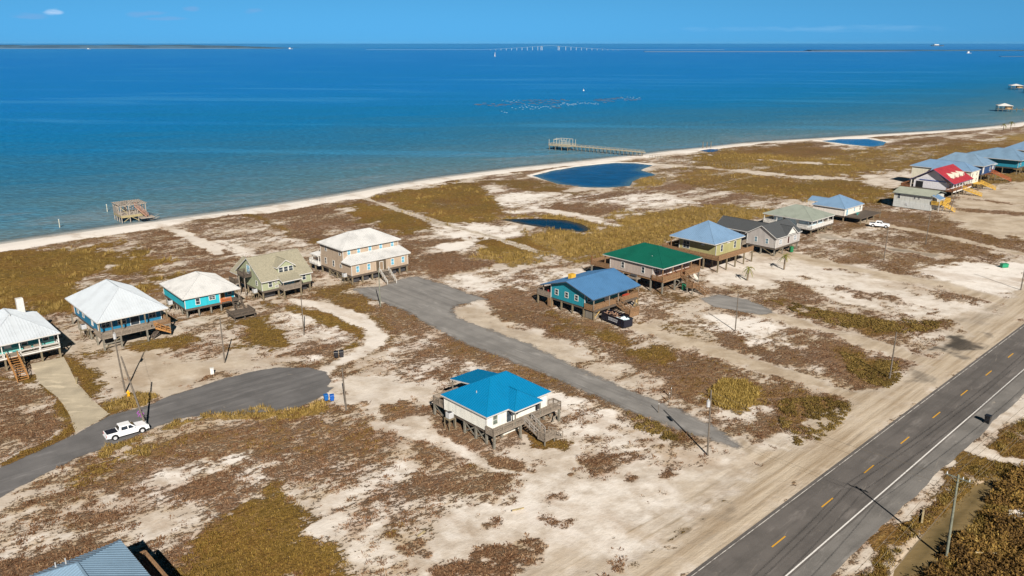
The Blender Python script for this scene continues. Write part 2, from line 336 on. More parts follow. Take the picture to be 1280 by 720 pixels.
# around the loop track and the big house
poly(S(.12,.1,0,.6,.5), 3, [(100,440),(150,425),(220,410),(290,400),(320,420),(330,458),(280,470),(200,496),(150,510),(140,490),(110,460)])
poly(S(.45,.40,.1,.25,.4), 3, [(200,400),(260,378),(330,372),(400,355),(470,352),(480,372),(440,385),(380,380),(340,385),(290,405)])
poly(S(.5,.1,w=.7), 2.5, [(330,395),(372,388),(400,395),(440,408),(450,425),(420,436),(380,420),(350,412)])
poly(S(.55,.1,w=.5), 2.5, [(215,425),(250,405),(285,412),(290,440),(262,450),(235,445)])
line(S(.4,.85,.1), 2, [(190,430),(215,427)], 3)
poly(S(.3,.95,.1), 2.5, [(292,402),(322,396),(350,404),(375,425),(385,437),(350,442),(318,442),(296,432)])
poly(S(.3,.95,.1), 2, [(330,378),(360,378),(372,382),(420,388),(450,400),(462,418),(450,433),(425,438),(440,420),(420,405),(385,395),(350,385)])
poly(S(.95,.2), 2, [(345,437),(380,432),(415,432),(405,444),(370,446),(345,445)])
poly(S(.15,0,w=.9), 1.5, [(345,452),(360,445),(400,442),(418,444),(405,453),(380,456)])
poly(S(.7,.8,.1), 2, [(395,362),(430,360),(470,378),(500,400),(500,425),(470,445),(430,460),(418,458),(465,438),(480,420),(470,402),(440,386)])
line(S(.0,.0,0,.2,.95), .9, [(367,374),(400,382),(435,394),(462,408),(472,421),(465,432),(440,446),(412,458),(405,466)], 1.9)
poly(S(.55,.05,w=.85), 4, [(470,450),(505,420),(530,420),(580,438),(610,448),(600,465),(560,475),(540,500),(490,495),(455,475)])
poly(S(.05,0,0,.35,.75), 3, [(415,462),(450,462),(490,478),(540,490),(560,520),(530,545),(480,530),(430,525),(405,515),(420,490)])
poly(S(.93,.15,w=.2), 2, [(485,395),(505,398),(530,410),(545,415),(530,420),(505,410),(495,415)])
line(S(.85,.5,.1), 1.5, [(480,384),(520,404),(560,425),(600,440),(635,455),(690,478),(735,495),(790,518),(830,536),(850,548)], 2.6)
poly(S(.35,0,w=.8), 3, [(690,492),(735,505),(790,528),(835,545),(860,556),(850,580),(780,590),(720,575),(700,540)])
# below the cul-de-sac
poly(S(.80,.45,.12,w=.4), 4, [(60,628),(130,578),(200,545),(280,527),(400,518),(445,512),(500,530),(540,548),(595,580),(585,590),(520,582),(440,570),(380,583),(300,575),(200,592),(110,645),(60,660)])
line(S(.7,.6,.6), 1.5, [(95,600),(150,570),(195,553)], 1.5)
line(S(.5,.5,.95), 1.2, [(140,562),(170,550),(195,540),(225,529),(262,522),(310,521),(360,519),(395,512)], 1.3)
poly(S(.55,.15,w=.5), 6, [(-80,665),(60,650),(110,640),(200,600),(300,590),(300,640),(250,680),(220,740),(-80,760)])
poly(S(.45,.05,w=1), 3.5, [(225,592),(300,572),(375,585),(400,600),(350,622),(290,642),(250,660),(225,640),(180,640),(170,615)])
poly(S(.8,.1,w=.4), 2, [(230,598),(280,602),(300,612),(260,616),(235,610)])
poly(S(.55,.12,w=.7), 4, [(395,570),(500,575),(580,585),(600,600),(620,630),(580,640),(540,660),(490,665),(420,650),(380,620)])
poly(S(.3,.97,.15), 3, [(210,740),(255,665),(300,640),(345,624),(380,632),(410,655),(440,690),(455,740)])
poly(S(.3,.1,.1,.2,.85), 3, [(395,615),(440,630),(480,660),(500,720),(455,740),(440,690),(410,650)])
poly(S(.65,.6,w=.4), 2, [(500,658),(540,650),(575,632),(598,635),(575,655),(540,672),(505,670)])
# broad bare sand in the middle and along the highway
poly(S(.03,0,0,.1,.65), 4, [(615,585),(640,565),(700,552),(760,580),(830,580),(890,575),(925,572),(985,595),(940,660),(870,740),(500,760),(540,700),(580,665),(615,640),(640,610)])
P.append((S(.0,0,0,.85,.3), 2.5, near_strip(2.5, 11), None))
P.append((S(.02,0,0,.5,.55), 3, near_strip(9, 16, -60, 28), None))
poly(S(.0,0,0,.6,.3,.32), 3, [(890,535),(950,548),(985,566),(940,585),(895,560)])
poly(S(.0,0,0,.9,.3), 3, [(930,555),(940,550),(1000,560),(1050,545),(1075,520),(1100,520),(1060,570),(1000,615),(960,640),(930,600)])
for (x, y, a, b) in [(700,622,18,8),(702,652,24,9),(640,692,36,9),(590,712,48,8),(660,676,22,7),(610,690,16,6),(833,592,12,6),(790,596,10,3.5),(738,548,22,8),(745,575,22,9),(800,565,20,7),(882,570,14,6),(718,592,10,5),(522,680,14,9),
                  (615,655,8,4),(668,588,6,4),(700,600,6,3)]:
    poly(S(.78,.05,w=.5), 1.2, [(x+a*math.cos(t), y+b*math.sin(t)) for t in np.linspace(0, 2*math.pi, 12)[:-1]])
poly(S(.9,.4), 1.5, [(465,505),(480,497),(515,503),(545,525),(510,522),(480,527)])
poly(S(.6,.9,.1), 1.2, [(655,540),(690,548),(720,553),(700,562),(665,556)])
poly(S(.5,.95,.1), .7, [(583,578),(598,575),(600,582),(588,584)])
line(S(.03,0,0,.1,.8), 1.2, [(470,530),(520,540),(560,552),(595,572),(640,590)], 1.6)
line(S(.85,.2,w=.3), 1, [(560,540),(585,552),(620,575),(648,583)], 1.2)
line(S(.85,.15,w=.3), 1.5, [(540,515),(560,530),(580,545)], 2.2)
line(S(.1,.55,0,.6,.2,.55), 1.0, [(908,626),(880,648),(840,674),(790,705),(760,725)], .75)
line(S(.05,.1,0,.7,.3,.35), .8, [(915,638),(880,660),(840,690)], .5)
for tr in ([(966,590),(971,608),(973,625),(974,642)], [(972,590),(978,602),(986,606)], [(1000,590),(990,600),(984,610)], [(860,690),(900,664),(950,632),(985,606)], [(820,712),(870,676),(920,645)], [(700,712),(780,668),(850,630),(900,600)], [(735,716),(800,676),(870,636),(920,604)], [(1060,556),(1090,528),(1110,512)]):
    line(S(0,0,0,.75,.2,.34), .22, tr, .16)
for (x, y, a, b, k) in [(1191,431,24,9,.9),(1142,470,24,10,.6),(1243,393,26,8,.35),(830,628,0.1,0.1,0)]:
    poly(S(.0,.15,0,.5,.2,k), 3.5, [(x+a*math.cos(t)+.5*b*math.sin(t), y+b*math.sin(t)-.1*a*math.cos(t)) for t in np.linspace(0, 2*math.pi, 14)[:-1]])
# around the leftmost house
poly(S(.75,.15,w=.5), 3, [(-80,478),(10,472),(55,484),(80,512),(90,540),(60,560),(0,585),(-80,620)])
line(S(.3,.95,.1), 1.2, [(-30,476),(30,472),(60,486),(82,512),(90,538),(66,556),(20,574),(-40,596)], 1.0)
poly(S(.2,.97,.05), 1.5, [(83,446),(100,452),(112,475),(128,495),(150,512),(138,517),(118,503),(100,480)])
line(S(.2,.3,1), 1, [(148,505),(172,500)], 2.0)
poly(S(.1,.4,.2,.55,.3), 2, [(85,420),(130,435),(150,450),(110,452),(90,440)])
# right of the highway
P.append((S(.25,.1,0,.4,.7), 1.5, near_strip(-9.5, -6.5), None))
P.append((S(.35,1,.35), 2, near_strip(-24, -9.2), None))
P.append((S(.95,.6,.1), 3, near_strip(-140, -24), None))
line(S(.05,0,0,.3,.7), 1, [(1195,550),(1225,562),(1250,572),(1300,580)], 1.2)
poly(S(.05,0,0,.3,.7), 1.5, [(1225,538),(1250,515),(1300,480),(1300,520),(1262,528),(1240,535)])
poly(S(.2,.4,.1,.8,.1), 1.5, [(1110,715),(1150,668),(1200,622),(1235,590),(1258,592),(1240,620),(1200,662),(1170,700),(1150,740),(1090,740)])
poly(S(0,0,0,.2,1), .5, [(1256,642),(1272,637),(1285,644),(1272,650)])

def ground_state(X, Y, sd):
    st = np.zeros(X.shape + (6,)); st[..., 0] = .5; st[..., 1] = .2; st[..., 4] = .45
    wg = fbm(X/16.0, Y/16.0, 13, 3)-.5; wx = (fbm(X/4.0, Y/4.0, 11, 4)-.5); wb = fbm(X/1.1, Y/1.1, 23, 3)-.5
    for state, f, pts, hwid in P:
        a = np.asarray(pts); pad = f*2.5 + (hwid or 0) + 2
        m = (X > a[:,0].min()-pad) & (X < a[:,0].max()+pad) & (Y > a[:,1].min()-pad) & (Y < a[:,1].max()+pad)
        if not m.any(): continue
        xs, ys = X[m], Y[m]
        d = sdist(xs, ys, pts) if hwid is None else hwid - sdist(xs, ys, pts, False)
        d = d + wx[m]*f*4.0 + wb[m]*f*1.2 + wg[m]*f*3.0
        t = np.clip((d+f)/(2*f), 0, 1); t = (t*t*(3-2*t))[:, None]; st[m] = st[m]*(1-t) + state*t
    c, s = math.cos(R(38)), math.sin(R(38)); xr, yr = X*c+Y*s, -X*s+Y*c
    far = np.clip((Y-190)/150, 0, 1)
    n = fbm(xr/9, yr/4.5, 31, 4)-.5; n2 = fbm(xr/2.6, yr/1.5, 37, 3)-.5; nf = fbm(xr/60, yr/9, 41, 4)-.5
    cov = st[..., 0]; amp = np.minimum(1, cov*3)*np.minimum(1, (1.25-cov)*1.6)
    st[..., 0] = np.clip(cov + amp*(n*1.05 + n2*.75 + nf*1.5*far), 0, 1)
    g = st[..., 1]; st[..., 1] = np.clip(g + np.minimum(1, g*3)*np.minimum(1, (1.2-g)*1.8)*(n*.7+n2*.5+nf*.9*far), 0, 1)
    st[..., 4] = np.clip(st[..., 4] + (fbm(X/14, Y/9, 51, 3)-.5)*.6, 0, 1.2)
    # beach: bright bare sand along the water
    bw = 10.5 + 6*(fbm(X/25, Y/25, 61, 3)-.5)*2 + 3*wx
    t = np.clip((bw - sd)/2.5, 0, 1)[..., None]; st = st*(1-t) + S(0,0,0,0,1.25)*t
    for pl, wd in ((LAGOON, 3.5), (FARPOND, 6.0)):
        d = -sdist(X, Y, pl); t = np.clip((wd - d)/1.5, 0, 1)[..., None]*(np.clip((42-sd)/18, .12, 1)*(Y > 200))[..., None]; st = st*(1-t*.8) + S(.02,.0,0,.05,1.1)*t*.85
    return st
ROADS = [CULDESAC, GRAVEL, CONCRETE, GRAVEL2]
def flat_mask(X, Y):
    d = np.full(X.shape, 1e9)
    for p in ROADS: d = np.minimum(d, -sdist(X, Y, p))
    n = (X-HO[0])*HN[0]+(Y-HO[1])*HN[1]; d = np.minimum(d, np.abs(n)-9)
    return np.clip(d/4, 0, 1)
def ground_z(X, Y, sd):
    z = -0.5*fbm(X/7, Y/7, 71, 3)*flat_mask(X, Y)*np.clip(sd/12, 0, 1)*.55
    z = np.where(sd < 9, z*np.clip(sd/9, 0, 1) + np.minimum(0, (sd-6)*0.06), z)
    for pl in (LAGOON, POND, FARPOND, TARPPOOL, DITCH):
        d = sdist(X, Y, pl); z = z - np.clip((d+1.0)/2.5, 0, 1)*.9
    return np.maximum(z, -3)
# fan-shaped sheet: rows get farther apart with distance; wide outer columns and rows carry it on past the picture
NR, NC = 860, 620
rows = 52*np.exp(np.linspace(0, math.log(760/52), NR)); colf = np.linspace(-.86, .86, NC)
outer = np.array([1.2, 2.0, 4.0, 9.0]); cf = np.concatenate([-outer[::-1], colf, outer])
ry = np.concatenate([[-400, -150, -40, 10, 35], rows, [1000, 1500, 2600, 5000]])
def fan(ry, cf, base=60):
    yy = np.maximum(ry, base)[:, None]; return cf[None, :]*yy + 0*ry[:, None], ry[:, None] + 0*cf[None, :]
def grid_mesh(name, X, Y, Z, attrs, mat):
    nr, nc = X.shape; me = bpy.data.meshes.new(name); co = np.stack([X, Y, Z], -1).reshape(-1, 3).astype(np.float32)
    me.vertices.add(len(co)); me.vertices.foreach_set('co', co.ravel())
    i = np.arange(nr*nc).reshape(nr, nc); q = np.stack([i[:-1,:-1], i[:-1,1:], i[1:,1:], i[1:,:-1]], -1).reshape(-1, 4)
    me.loops.add(q.size); me.loops.foreach_set('vertex_index', q.ravel().astype(np.int32))
    me.polygons.add(len(q)); me.polygons.foreach_set('loop_start', np.arange(0, q.size, 4, dtype=np.int32))
    try: me.polygons.foreach_set('loop_total', np.full(len(q), 4, np.int32))
    except Exception: pass
    for nm, a in attrs.items():
        at_ = me.attributes.new(nm, 'FLOAT_COLOR', 'POINT'); c = np.ones((nr*nc, 4), np.float32); c[:, :a.shape[-1]] = a.reshape(nr*nc, -1)
        at_.data.foreach_set('color', c.ravel())
    me.update(calc_edges=True); me.polygons.foreach_set('use_smooth', np.ones(len(q), bool)); me.materials.append(mat); return me
GX, GY = fan(ry, cf); GSD = shore_sd(GX, GY); GST = ground_state(GX, GY, GSD); GZ = ground_z(GX, GY, GSD)
def mat_ground():
    n = NT('sandy_ground'); v = n.coord('Object'); vs = n.coord('Object', (1, 1.7, 1), (0, 0, R(-38)))
    a, b = n.attr('cover'), n.attr('soil')
    sa = n.n.new('ShaderNodeSeparateColor'); n.l.new(a.outputs['Color'], sa.inputs[0]); sb = n.n.new('ShaderNodeSeparateColor'); n.l.new(b.outputs['Color'], sb.inputs[0])
    f1 = n.noise(vs, .8, 6, .62); f2 = n.noise(v, 3.4, 4, .6); f3 = n.noise(v, .09, 4, .55); f4 = n.noise(v, .35, 5, .6); f5 = n.noise(n.coord('Object', (.045, .8, 1), (0, 0, R(-43.3))), 1.0, 6, .62)
    # bare soils
    sand = n.ramp(f4, [(.3, (.42, .355, .29)), (.55, (.52, .455, .385)), (.75, (.58, .515, .45))])
    col = n.mix(n.smooth(n.math('ADD', sb.outputs[1], n.math('MULTIPLY', n.math('SUBTRACT', f4, .5), 1.2)), .35, .95), sand, (.73, .685, .635))
    so = n.n.new('ShaderNodeSeparateXYZ'); n.l.new(v, so.inputs[0])      # wheel streaks only run along the highway's verge
    hd = n.math('ADD', n.math('MULTIPLY', n.math('SUBTRACT', so.outputs[0], float(HO[0])), float(HN[0])), n.math('MULTIPLY', n.math('SUBTRACT', so.outputs[1], float(HO[1])), float(HN[1])))
    verge = n.smooth(n.math('ABSOLUTE', hd), 12, 26, 1, 0); f5 = n.math('ADD', n.math('MULTIPLY', f5, verge), n.math('MULTIPLY', n.noise(v, .16, 6, .62), n.math('SUBTRACT', 1.0, verge)))
    stain = n.noise(n.coord('Object', (.05, .12, 1), (0, 0, R(40))), 1, 6, .65); col = n.mix(n.smooth(stain, .50, .68, 0, .5), col, (.33, .235, .155)); col = n.mix(n.smooth(stain, .46, .30, 0, .55), col, (.70, .65, .61))
    dirt = n.mix(n.smooth(f5, .36, .66), (.50, .42, .32), (.30, .225, .145))
    col = n.mix(n.math('MULTIPLY', sb.outputs[0], n.smooth(f4, .2, .6, .75, 1)), col, dirt)
    grey = n.mix(n.smooth(f5, .3, .75), (.045, .040, .034), (.12, .10, .08))
    col = n.mix(n.smooth(n.math('ADD', sb.outputs[2], n.math('MULTIPLY', n.math('SUBTRACT', f5, .5), .7)), .1, .9), col, grey)
    col = n.mix(n.smooth(f2, .55, .8, 0, .35), col, (.30, .24, .18))
    # olive and straw-coloured grass
    f12 = n.math('ADD', n.math('MULTIPLY', f1, .6), n.math('MULTIPLY', f2, .4)); gr = n.ramp(f12, [(.34, (.065, .038, .007)), (.49, (.165, .102, .019)), (.66, (.265, .17, .045))])
    gr = n.mix(n.smooth(f3, .4, .62), gr, n.ramp(f12, [(.34, (.078, .036, .007)), (.49, (.180, .095, .019)), (.66, (.28, .165, .046))]))
    def gate(c, nz, amp): return n.math('ADD', c, n.math('MULTIPLY', n.math('MULTIPLY', n.math('SUBTRACT', nz, .5), amp), n.smooth(c, .0, .35)))
    wash = n.math('MULTIPLY', n.smooth(gate(n.math('MAXIMUM', sa.outputs[0], sa.outputs[1]), n.math('ADD', n.math('MULTIPLY', f4, .6), n.math('MULTIPLY', f1, .4)), 1.6), .2, .7), .74)
    col = n.mix(wash, col, n.mix(n.smooth(f3, .4, .62), (.35, .235, .115), (.33, .205, .125)))
    gm = n.smooth(gate(sa.outputs[1], n.math('ADD', n.math('MULTIPLY', f1, .6), n.math('MULTIPLY', f2, .4)), 3.0), .40, .66)
    col = n.mix(n.math('MULTIPLY', gm, .96), col, gr)
    # brown heathy scrub
    sc = n.ramp(n.math('ADD', n.math('MULTIPLY', f1, .5), n.math('MULTIPLY', f2, .5)), [(.34, (.060, .026, .012)), (.47, (.148, .074, .037)), (.62, (.27, .168, .098))])
    sc = n.mix(n.smooth(f3, .42, .6, 0, .7), sc, n.ramp(f2, [(.34, (.066, .032, .016)), (.50, (.165, .092, .050)), (.66, (.29, .195, .12))]))
    sm = n.smooth(gate(sa.outputs[0], n.math('ADD', n.math('MULTIPLY', f1, .55), n.math('MULTIPLY', f2, .45)), 3.4), .50, .80)
    col = n.mix(n.math('MULTIPLY', sm, n.math('SUBTRACT', 1.0, n.math('MULTIPLY', sa.outputs[1], .62))), col, sc)
    # golden marsh grass
    go = n.ramp(f12, [(.34, (.090, .054, .012)), (.49, (.245, .155, .036)), (.66, (.40, .27, .085))])
    om = n.smooth(gate(sa.outputs[2], f12, 3.0), .35, .70)
    col = n.mix(n.math('MULTIPLY', om, .9), col, go)
    h = n.math('ADD', n.math('MULTIPLY', f1, .7), n.math('MULTIPLY', f2, .3))
    veg = n.math('MAXIMUM', n.math('MAXIMUM', sm, gm), om); h = n.math('ADD', n.math('MULTIPLY', h, n.math('ADD', n.math('MULTIPLY', veg, .85), .16)), n.math('MULTIPLY', n.math('MULTIPLY', f5, sb.outputs[0]), .22))
    big = n.noise(v, .035, 4, .6); col = n.mix(n.math('MULTIPLY', veg, n.smooth(big, .38, .62, .55, 0)), col, n.mix(.5, col, (.045, .028, .010)))
    n.bump(h, 1.0, .6)
    return n.fin(col, .95, Specular_IOR_Level=.15)
structure(link('ground', grid_mesh('ground', GX, GY, GZ, dict(cover=GST[..., :3], soil=GST[..., 3:6]), mat_ground())))
# ------------------------------------------------------------------ water
def mat_bay():
    n = NT('bay_water'); a = n.attr('depth'); d = a.outputs['Fac']
    sc = n.n.new('ShaderNodeSeparateColor'); n.l.new(a.outputs['Color'], sc.inputs[0]); d = sc.outputs[0]
    st = n.noise(n.coord('Object', (.0026, .016, 1), (0, 0, R(6))), 1, 6, .62); sw = n.noise(n.coord('Object', (.02, .07, 1), (0, 0, R(-25))), 1, 4, .6)
    dd = n.math('ADD', d, n.math('MULTIPLY', n.math('SUBTRACT', st, .5), n.math('MULTIPLY', d, .8)))
    dd = n.math('ADD', dd, n.math('MULTIPLY', n.math('SUBTRACT', sw, .5), n.math('ADD', n.math('MULTIPLY', n.smooth(d, .02, .2), .16), n.math('MULTIPLY', d, .25))))
    col = n.ramp(dd, [(0.0, (.19, .21, .18)), (.09, (.10, .185, .20)), (.24, (.030, .150, .255)), (.42, (.0, .158, .385)), (.6, (.0, .170, .51)), (.8, (.0, .162, .57)), (1.0, (.0, .21, .60))])
    col = n.mix(n.smooth(st, .53, .66, 0, .62), col, n.mix(.55, col, (.07, .33, .58)))
    col = n.mix(n.math('MULTIPLY', n.smooth(sw, .50, .66), n.smooth(d, .22, .04, 0, .7)), col, (.22, .25, .24))
    w1 = n.noise(n.coord('Object', (1, 1.8, 1), (0, 0, R(-15))), .35, 4, .6)
    w2 = n.noise(n.coord('Object', (1, 2.2, 1), (0, 0, R(12))), .06, 3, .6)
    col = n.mix(n.smooth(w1, .40, .66), n.mix(.30, col, (0, .02, .06)), n.mix(.22, col, (.03, .30, .55)))
    n.bump(n.math('ADD', w1, n.math('MULTIPLY', w2, 1.2)), .8, .9)
    n.fin(col, .3, IOR=1.33, Specular_IOR_Level=.06)
    tr = n.n.new('ShaderNodeBsdfTransparent'); mx = n.n.new('ShaderNodeMixShader'); n.l.new(n.smooth(sc.outputs[1], 0, 1, .25, 1), mx.inputs[0])
    n.l.new(tr.outputs[0], mx.inputs[1]); n.l.new(n.b.outputs[0], mx.inputs[2]); n.l.new(mx.outputs[0], n.out.inputs[0]); return n.m
wr = 130*np.exp(np.linspace(0, math.log(120000/130), 420)); wr = np.concatenate([[-3000, -800, 40], wr])
wc = np.concatenate([[-3.5, -2.2, -1.4], np.linspace(-1.0, 1.0, 260), [1.4, 2.2, 3.5]])
WX, WY = fan(wr, wc, 1500 if False else 130); WSD = -shore_sd(WX, WY)
dep = np.interp(WSD, [-50, 0, 25, 70, 150, 320, 700, 3000, 12000], [0, 0.02, .075, .16, .27, .47, .64, .82, 1.0])
WD = np.stack([dep, np.clip(WSD/9, 0, 1), 0*dep], -1)
structure(link('bay_water', grid_mesh('bay_water', WX, WY, WX*0 - .36, dict(depth=WD), mat_bay())))
def mat_pool(c, rough=.12, bump=.08, shallow=None, wid=5):
    n = NT('pool_water'); a = n.noise(n.coord('Object', (.12, .3, 1)), 1, 4); w = n.noise(n.coord('Object', (1, 1.8, 1)), .8, 4)
    n.bump(w, bump*3, .3); col = n.mix(n.smooth(a, .35, .7), c, darker(c, .7))
    if shallow:
        e = n.math('ADD', n.attr('edge').outputs['Fac'], n.math('MULTIPLY', n.math('SUBTRACT', n.noise(n.coord('Object'), .3, 4), .5), wid)); col = n.mix(n.smooth(e, -.5, wid), shallow, col)
    return n.fin(col, rough, IOR=1.33, Specular_IOR_Level=.04)
def sheet(name, pts, z, mat, grow=0, jag=0, th=0):
    a = np.asarray(pts); c = a.mean(0)
    if grow: a = np.array([p + (p-c)/np.linalg.norm(p-c)*grow for p in a])
    if jag:
        out = []
        for i in range(len(a)):
            p, q = a[i], a[(i+1) % len(a)]; L = np.linalg.norm(q-p); k = max(1, int(L/.7)); nn = np.array([-(q-p)[1], (q-p)[0]])/max(L, 1e-6)
            for j in range(k):
                t = j/k; b = p*(1-t)+q*t; out.append(b + nn*(float(fbm(np.array(b[0]/3.), np.array(b[1]/3.), 5, 3))-.5)*jag*2)
        a = np.array(out)
    m = M(); m.add([(x, y, z) for x, y in a], [tuple(range(len(a)))])
    o = link(name, m.mesh(name, mat)); 
    if o.data.polygons[0].normal.z < 0: o.data.flip_normals()
    return structure(o)
def soft_sheet(name, pts, z, mat, pad, fade=None):
    """road surface with a ragged, thinning edge: 'edge' holds the distance inside the outline"""
    a = np.asarray(pts); m = (GX > a[:,0].min()-3) & (GX < a[:,0].max()+3) & (GY > a[:,1].min()-3) & (GY < a[:,1].max()+3)
    r = np.where(m.any(1))[0]; c = np.where(m.any(0))[0]; r0, r1, c0, c1 = max(r[0]-1, 0), r[-1]+2, max(c[0]-1, 0), c[-1]+2
    X, Y = GX[r0:r1, c0:c1], GY[r0:r1, c0:c1]; d = sdist(X, Y, pts)
    if fade: d = d - 2.6*np.clip((11-np.hypot(X-fade[0], Y-fade[1]))/9, 0, 1)
    nr, nc = X.shape; i = np.arange(nr*nc).reshape(nr, nc)
    q = np.stack([i[:-1,:-1], i[:-1,1:], i[1:,1:], i[1:,:-1]], -1).reshape(-1, 4); q = q[d.ravel()[q].max(1) > -pad]
    u, inv = np.unique(q, return_inverse=True); inv = inv.reshape(-1, 4); me = bpy.data.meshes.new(name)
    me.from_pydata(np.stack([X.ravel()[u], Y.ravel()[u], np.full(len(u), z)], -1).tolist(), [], inv.tolist())
    at_ = me.attributes.new('edge', 'FLOAT', 'POINT'); at_.data.foreach_set('value', d.ravel()[u].astype(np.float32)); me.materials.append(mat)
    return structure(link(name, me))
soft_sheet('lagoon_water', LAGOON, -.28, mat_pool((.0, .062, .18), shallow=(.05, .11, .15)), 2); soft_sheet('pond_water', POND, -.28, mat_pool((.0, .028, .070), shallow=(.05, .04, .018), wid=3), 2)
soft_sheet('far_pond_water', FARPOND, -.28, mat_pool((.0, .10, .29), shallow=(.05, .15, .24)), 4)
sheet('tide_pool', TARPPOOL, -.28, mat_pool((.004, .05, .16)), 1.0); soft_sheet('ditch_water', DITCH, -.28, mat_pool((.085, .066, .030), .3, shallow=(.20, .145, .07), wid=2.2), 1.2)
# ------------------------------------------------------------------ roads
def mat_asphalt(c, streak=True, rot=43.3, gritty=.7, soft=0):
    n = NT('asphalt'); v = n.coord('Object'); a = n.noise(n.coord('Object', (.035, .75, 1), (0, 0, R(-rot))), 1, 5, .6); b = n.noise(v, .22, 5, .6); f = n.noise(v, 7, 3, .7)
    col = n.mix(n.smooth(b, .34, .68), darker(c, 1.1), darker(c, .80)); col = n.mix(n.smooth(n.noise(n.coord('Object', (.12, .5, 1), (0, 0, R(-rot))), 1, 6, .7), .54, .70, 0, .6), col, darker(c, 1.9)); col = n.mix(n.smooth(n.noise(n.coord('Object', (.10, 1.3, 1), (0, 0, R(-rot-12))), 1, 6, .75), .60, .72, 0, .45), col, (.36, .32, .27))
    if streak: col = n.mix(n.smooth(a, .46, .68, 0, .6), col, darker(c, .55))
    col = n.mix(n.smooth(f, .45, .75, 0, .5), col, darker(c, 1.4)); col = n.mix(n.smooth(n.noise(v, .5, 6, .7), .62, .74, 0, gritty), col, (.40, .34, .27))
    n.bump(f, .3, .02); n.fin(col, .85, Specular_IOR_Level=.3)
    if soft:
        e = n.math('ADD', n.attr('edge').outputs['Fac'], n.math('MULTIPLY', n.math('SUBTRACT', n.math('ADD', n.math('MULTIPLY', n.noise(v, .45, 5, .65), .7), n.math('MULTIPLY', n.noise(v, 2.2, 4, .6), .3)), .5), soft*5))
        tr = n.n.new('ShaderNodeBsdfTransparent'); mx = n.n.new('ShaderNodeMixShader'); n.l.new(n.smooth(e, -soft*.6, soft*.7), mx.inputs[0])
        n.l.new(tr.outputs[0], mx.inputs[1]); n.l.new(n.b.outputs[0], mx.inputs[2]); n.l.new(mx.outputs[0], n.out.inputs[0])
    return n.m
ASPH = mat_asphalt((.118, .107, .100), gritty=.25)
m = M(); S0, S1 = -140, 900
def strip(m, s0, s1, n0, n1, z, step=None, wob=0):
    k = max(1, int((s1-s0)/(step or (s1-s0)))); vs = []
    for i in range(k+1):
        s = s0+(s1-s0)*i/k; w = (float(vnoise(np.array(s/6.), np.array(0.3), 3))-.5)*wob + (float(vnoise(np.array(s/1.7), np.array(9.3), 8))-.5)*wob*.4
        vs += [(*hw(s, n0+w), z), (*hw(s, n1), z)]
    m.add(vs, [(2*i, 2*i+2, 2*i+3, 2*i+1) for i in range(k)]); return m
def road(name, m, mat):
    o = link(name, m.mesh(name, mat))
    if sum(p.normal.z for p in o.data.polygons) < 0: o.data.flip_normals()
    return structure(o)
road('highway', strip(M(), S0, S1, -6.3, 3.75, .012, .8, .5), ASPH)
road('road_shoulder', strip(M(), S0, S1, -7.0, -4.15, .017, .8, .7), mat_asphalt((.17, .16, .15), gritty=.8))
n = NT('worn_white_line'); LINEW = n.fin(n.mix(n.smooth(n.noise(n.coord('Object'), 2.5, 5, .7), .52, .72, 0, .75), (.72, .70, .67), (.2, .19, .19)), .7)
n = NT('faded_white_line'); LINEW2 = n.fin(n.mix(n.smooth(n.noise(n.coord('Object'), .7, 6, .7), .44, .62), (.60, .57, .53), (.2, .18, .165)), .7)
n = NT('worn_yellow_line'); LINEY = n.fin(n.mix(n.smooth(n.noise(n.coord('Object'), 2.5, 5, .7), .55, .75, 0, .6), (.62, .32, .02), (.2, .17, .12)), .7)
m = M(); strip(m, S0, S1, -3.9, -3.72, .024, 2); road('right_edge_line', m, LINEW)
m = M(); strip(m, S0, S1, 3.24, 3.34, .024, 2); road('left_edge_line', m, LINEW2)
m = M()
for k in range(-12, 74): strip(m, k*12.2-1.55, k*12.2+1.55, -.12, .06, .024)
road('centre_line_dashes', m, LINEY)
soft_sheet('culdesac_road', CULDESAC, .012, mat_asphalt((.135, .13, .13), True, 40, .35, .35), 1.5)
soft_sheet('gravel_street', GRAVEL, .012, mat_asphalt((.215, .205, .195), True, -48, .75, 1.1), 4, at(955, 571))
sheet('concrete_driveway', CONCRETE, .014, mat_asphalt((.40, .345, .255), False, 0, .1), 0, .2)
soft_sheet('gravel_driveway', GRAVEL2, .012, mat_asphalt((.24, .23, .22), True, -30, .5, .8), 3)
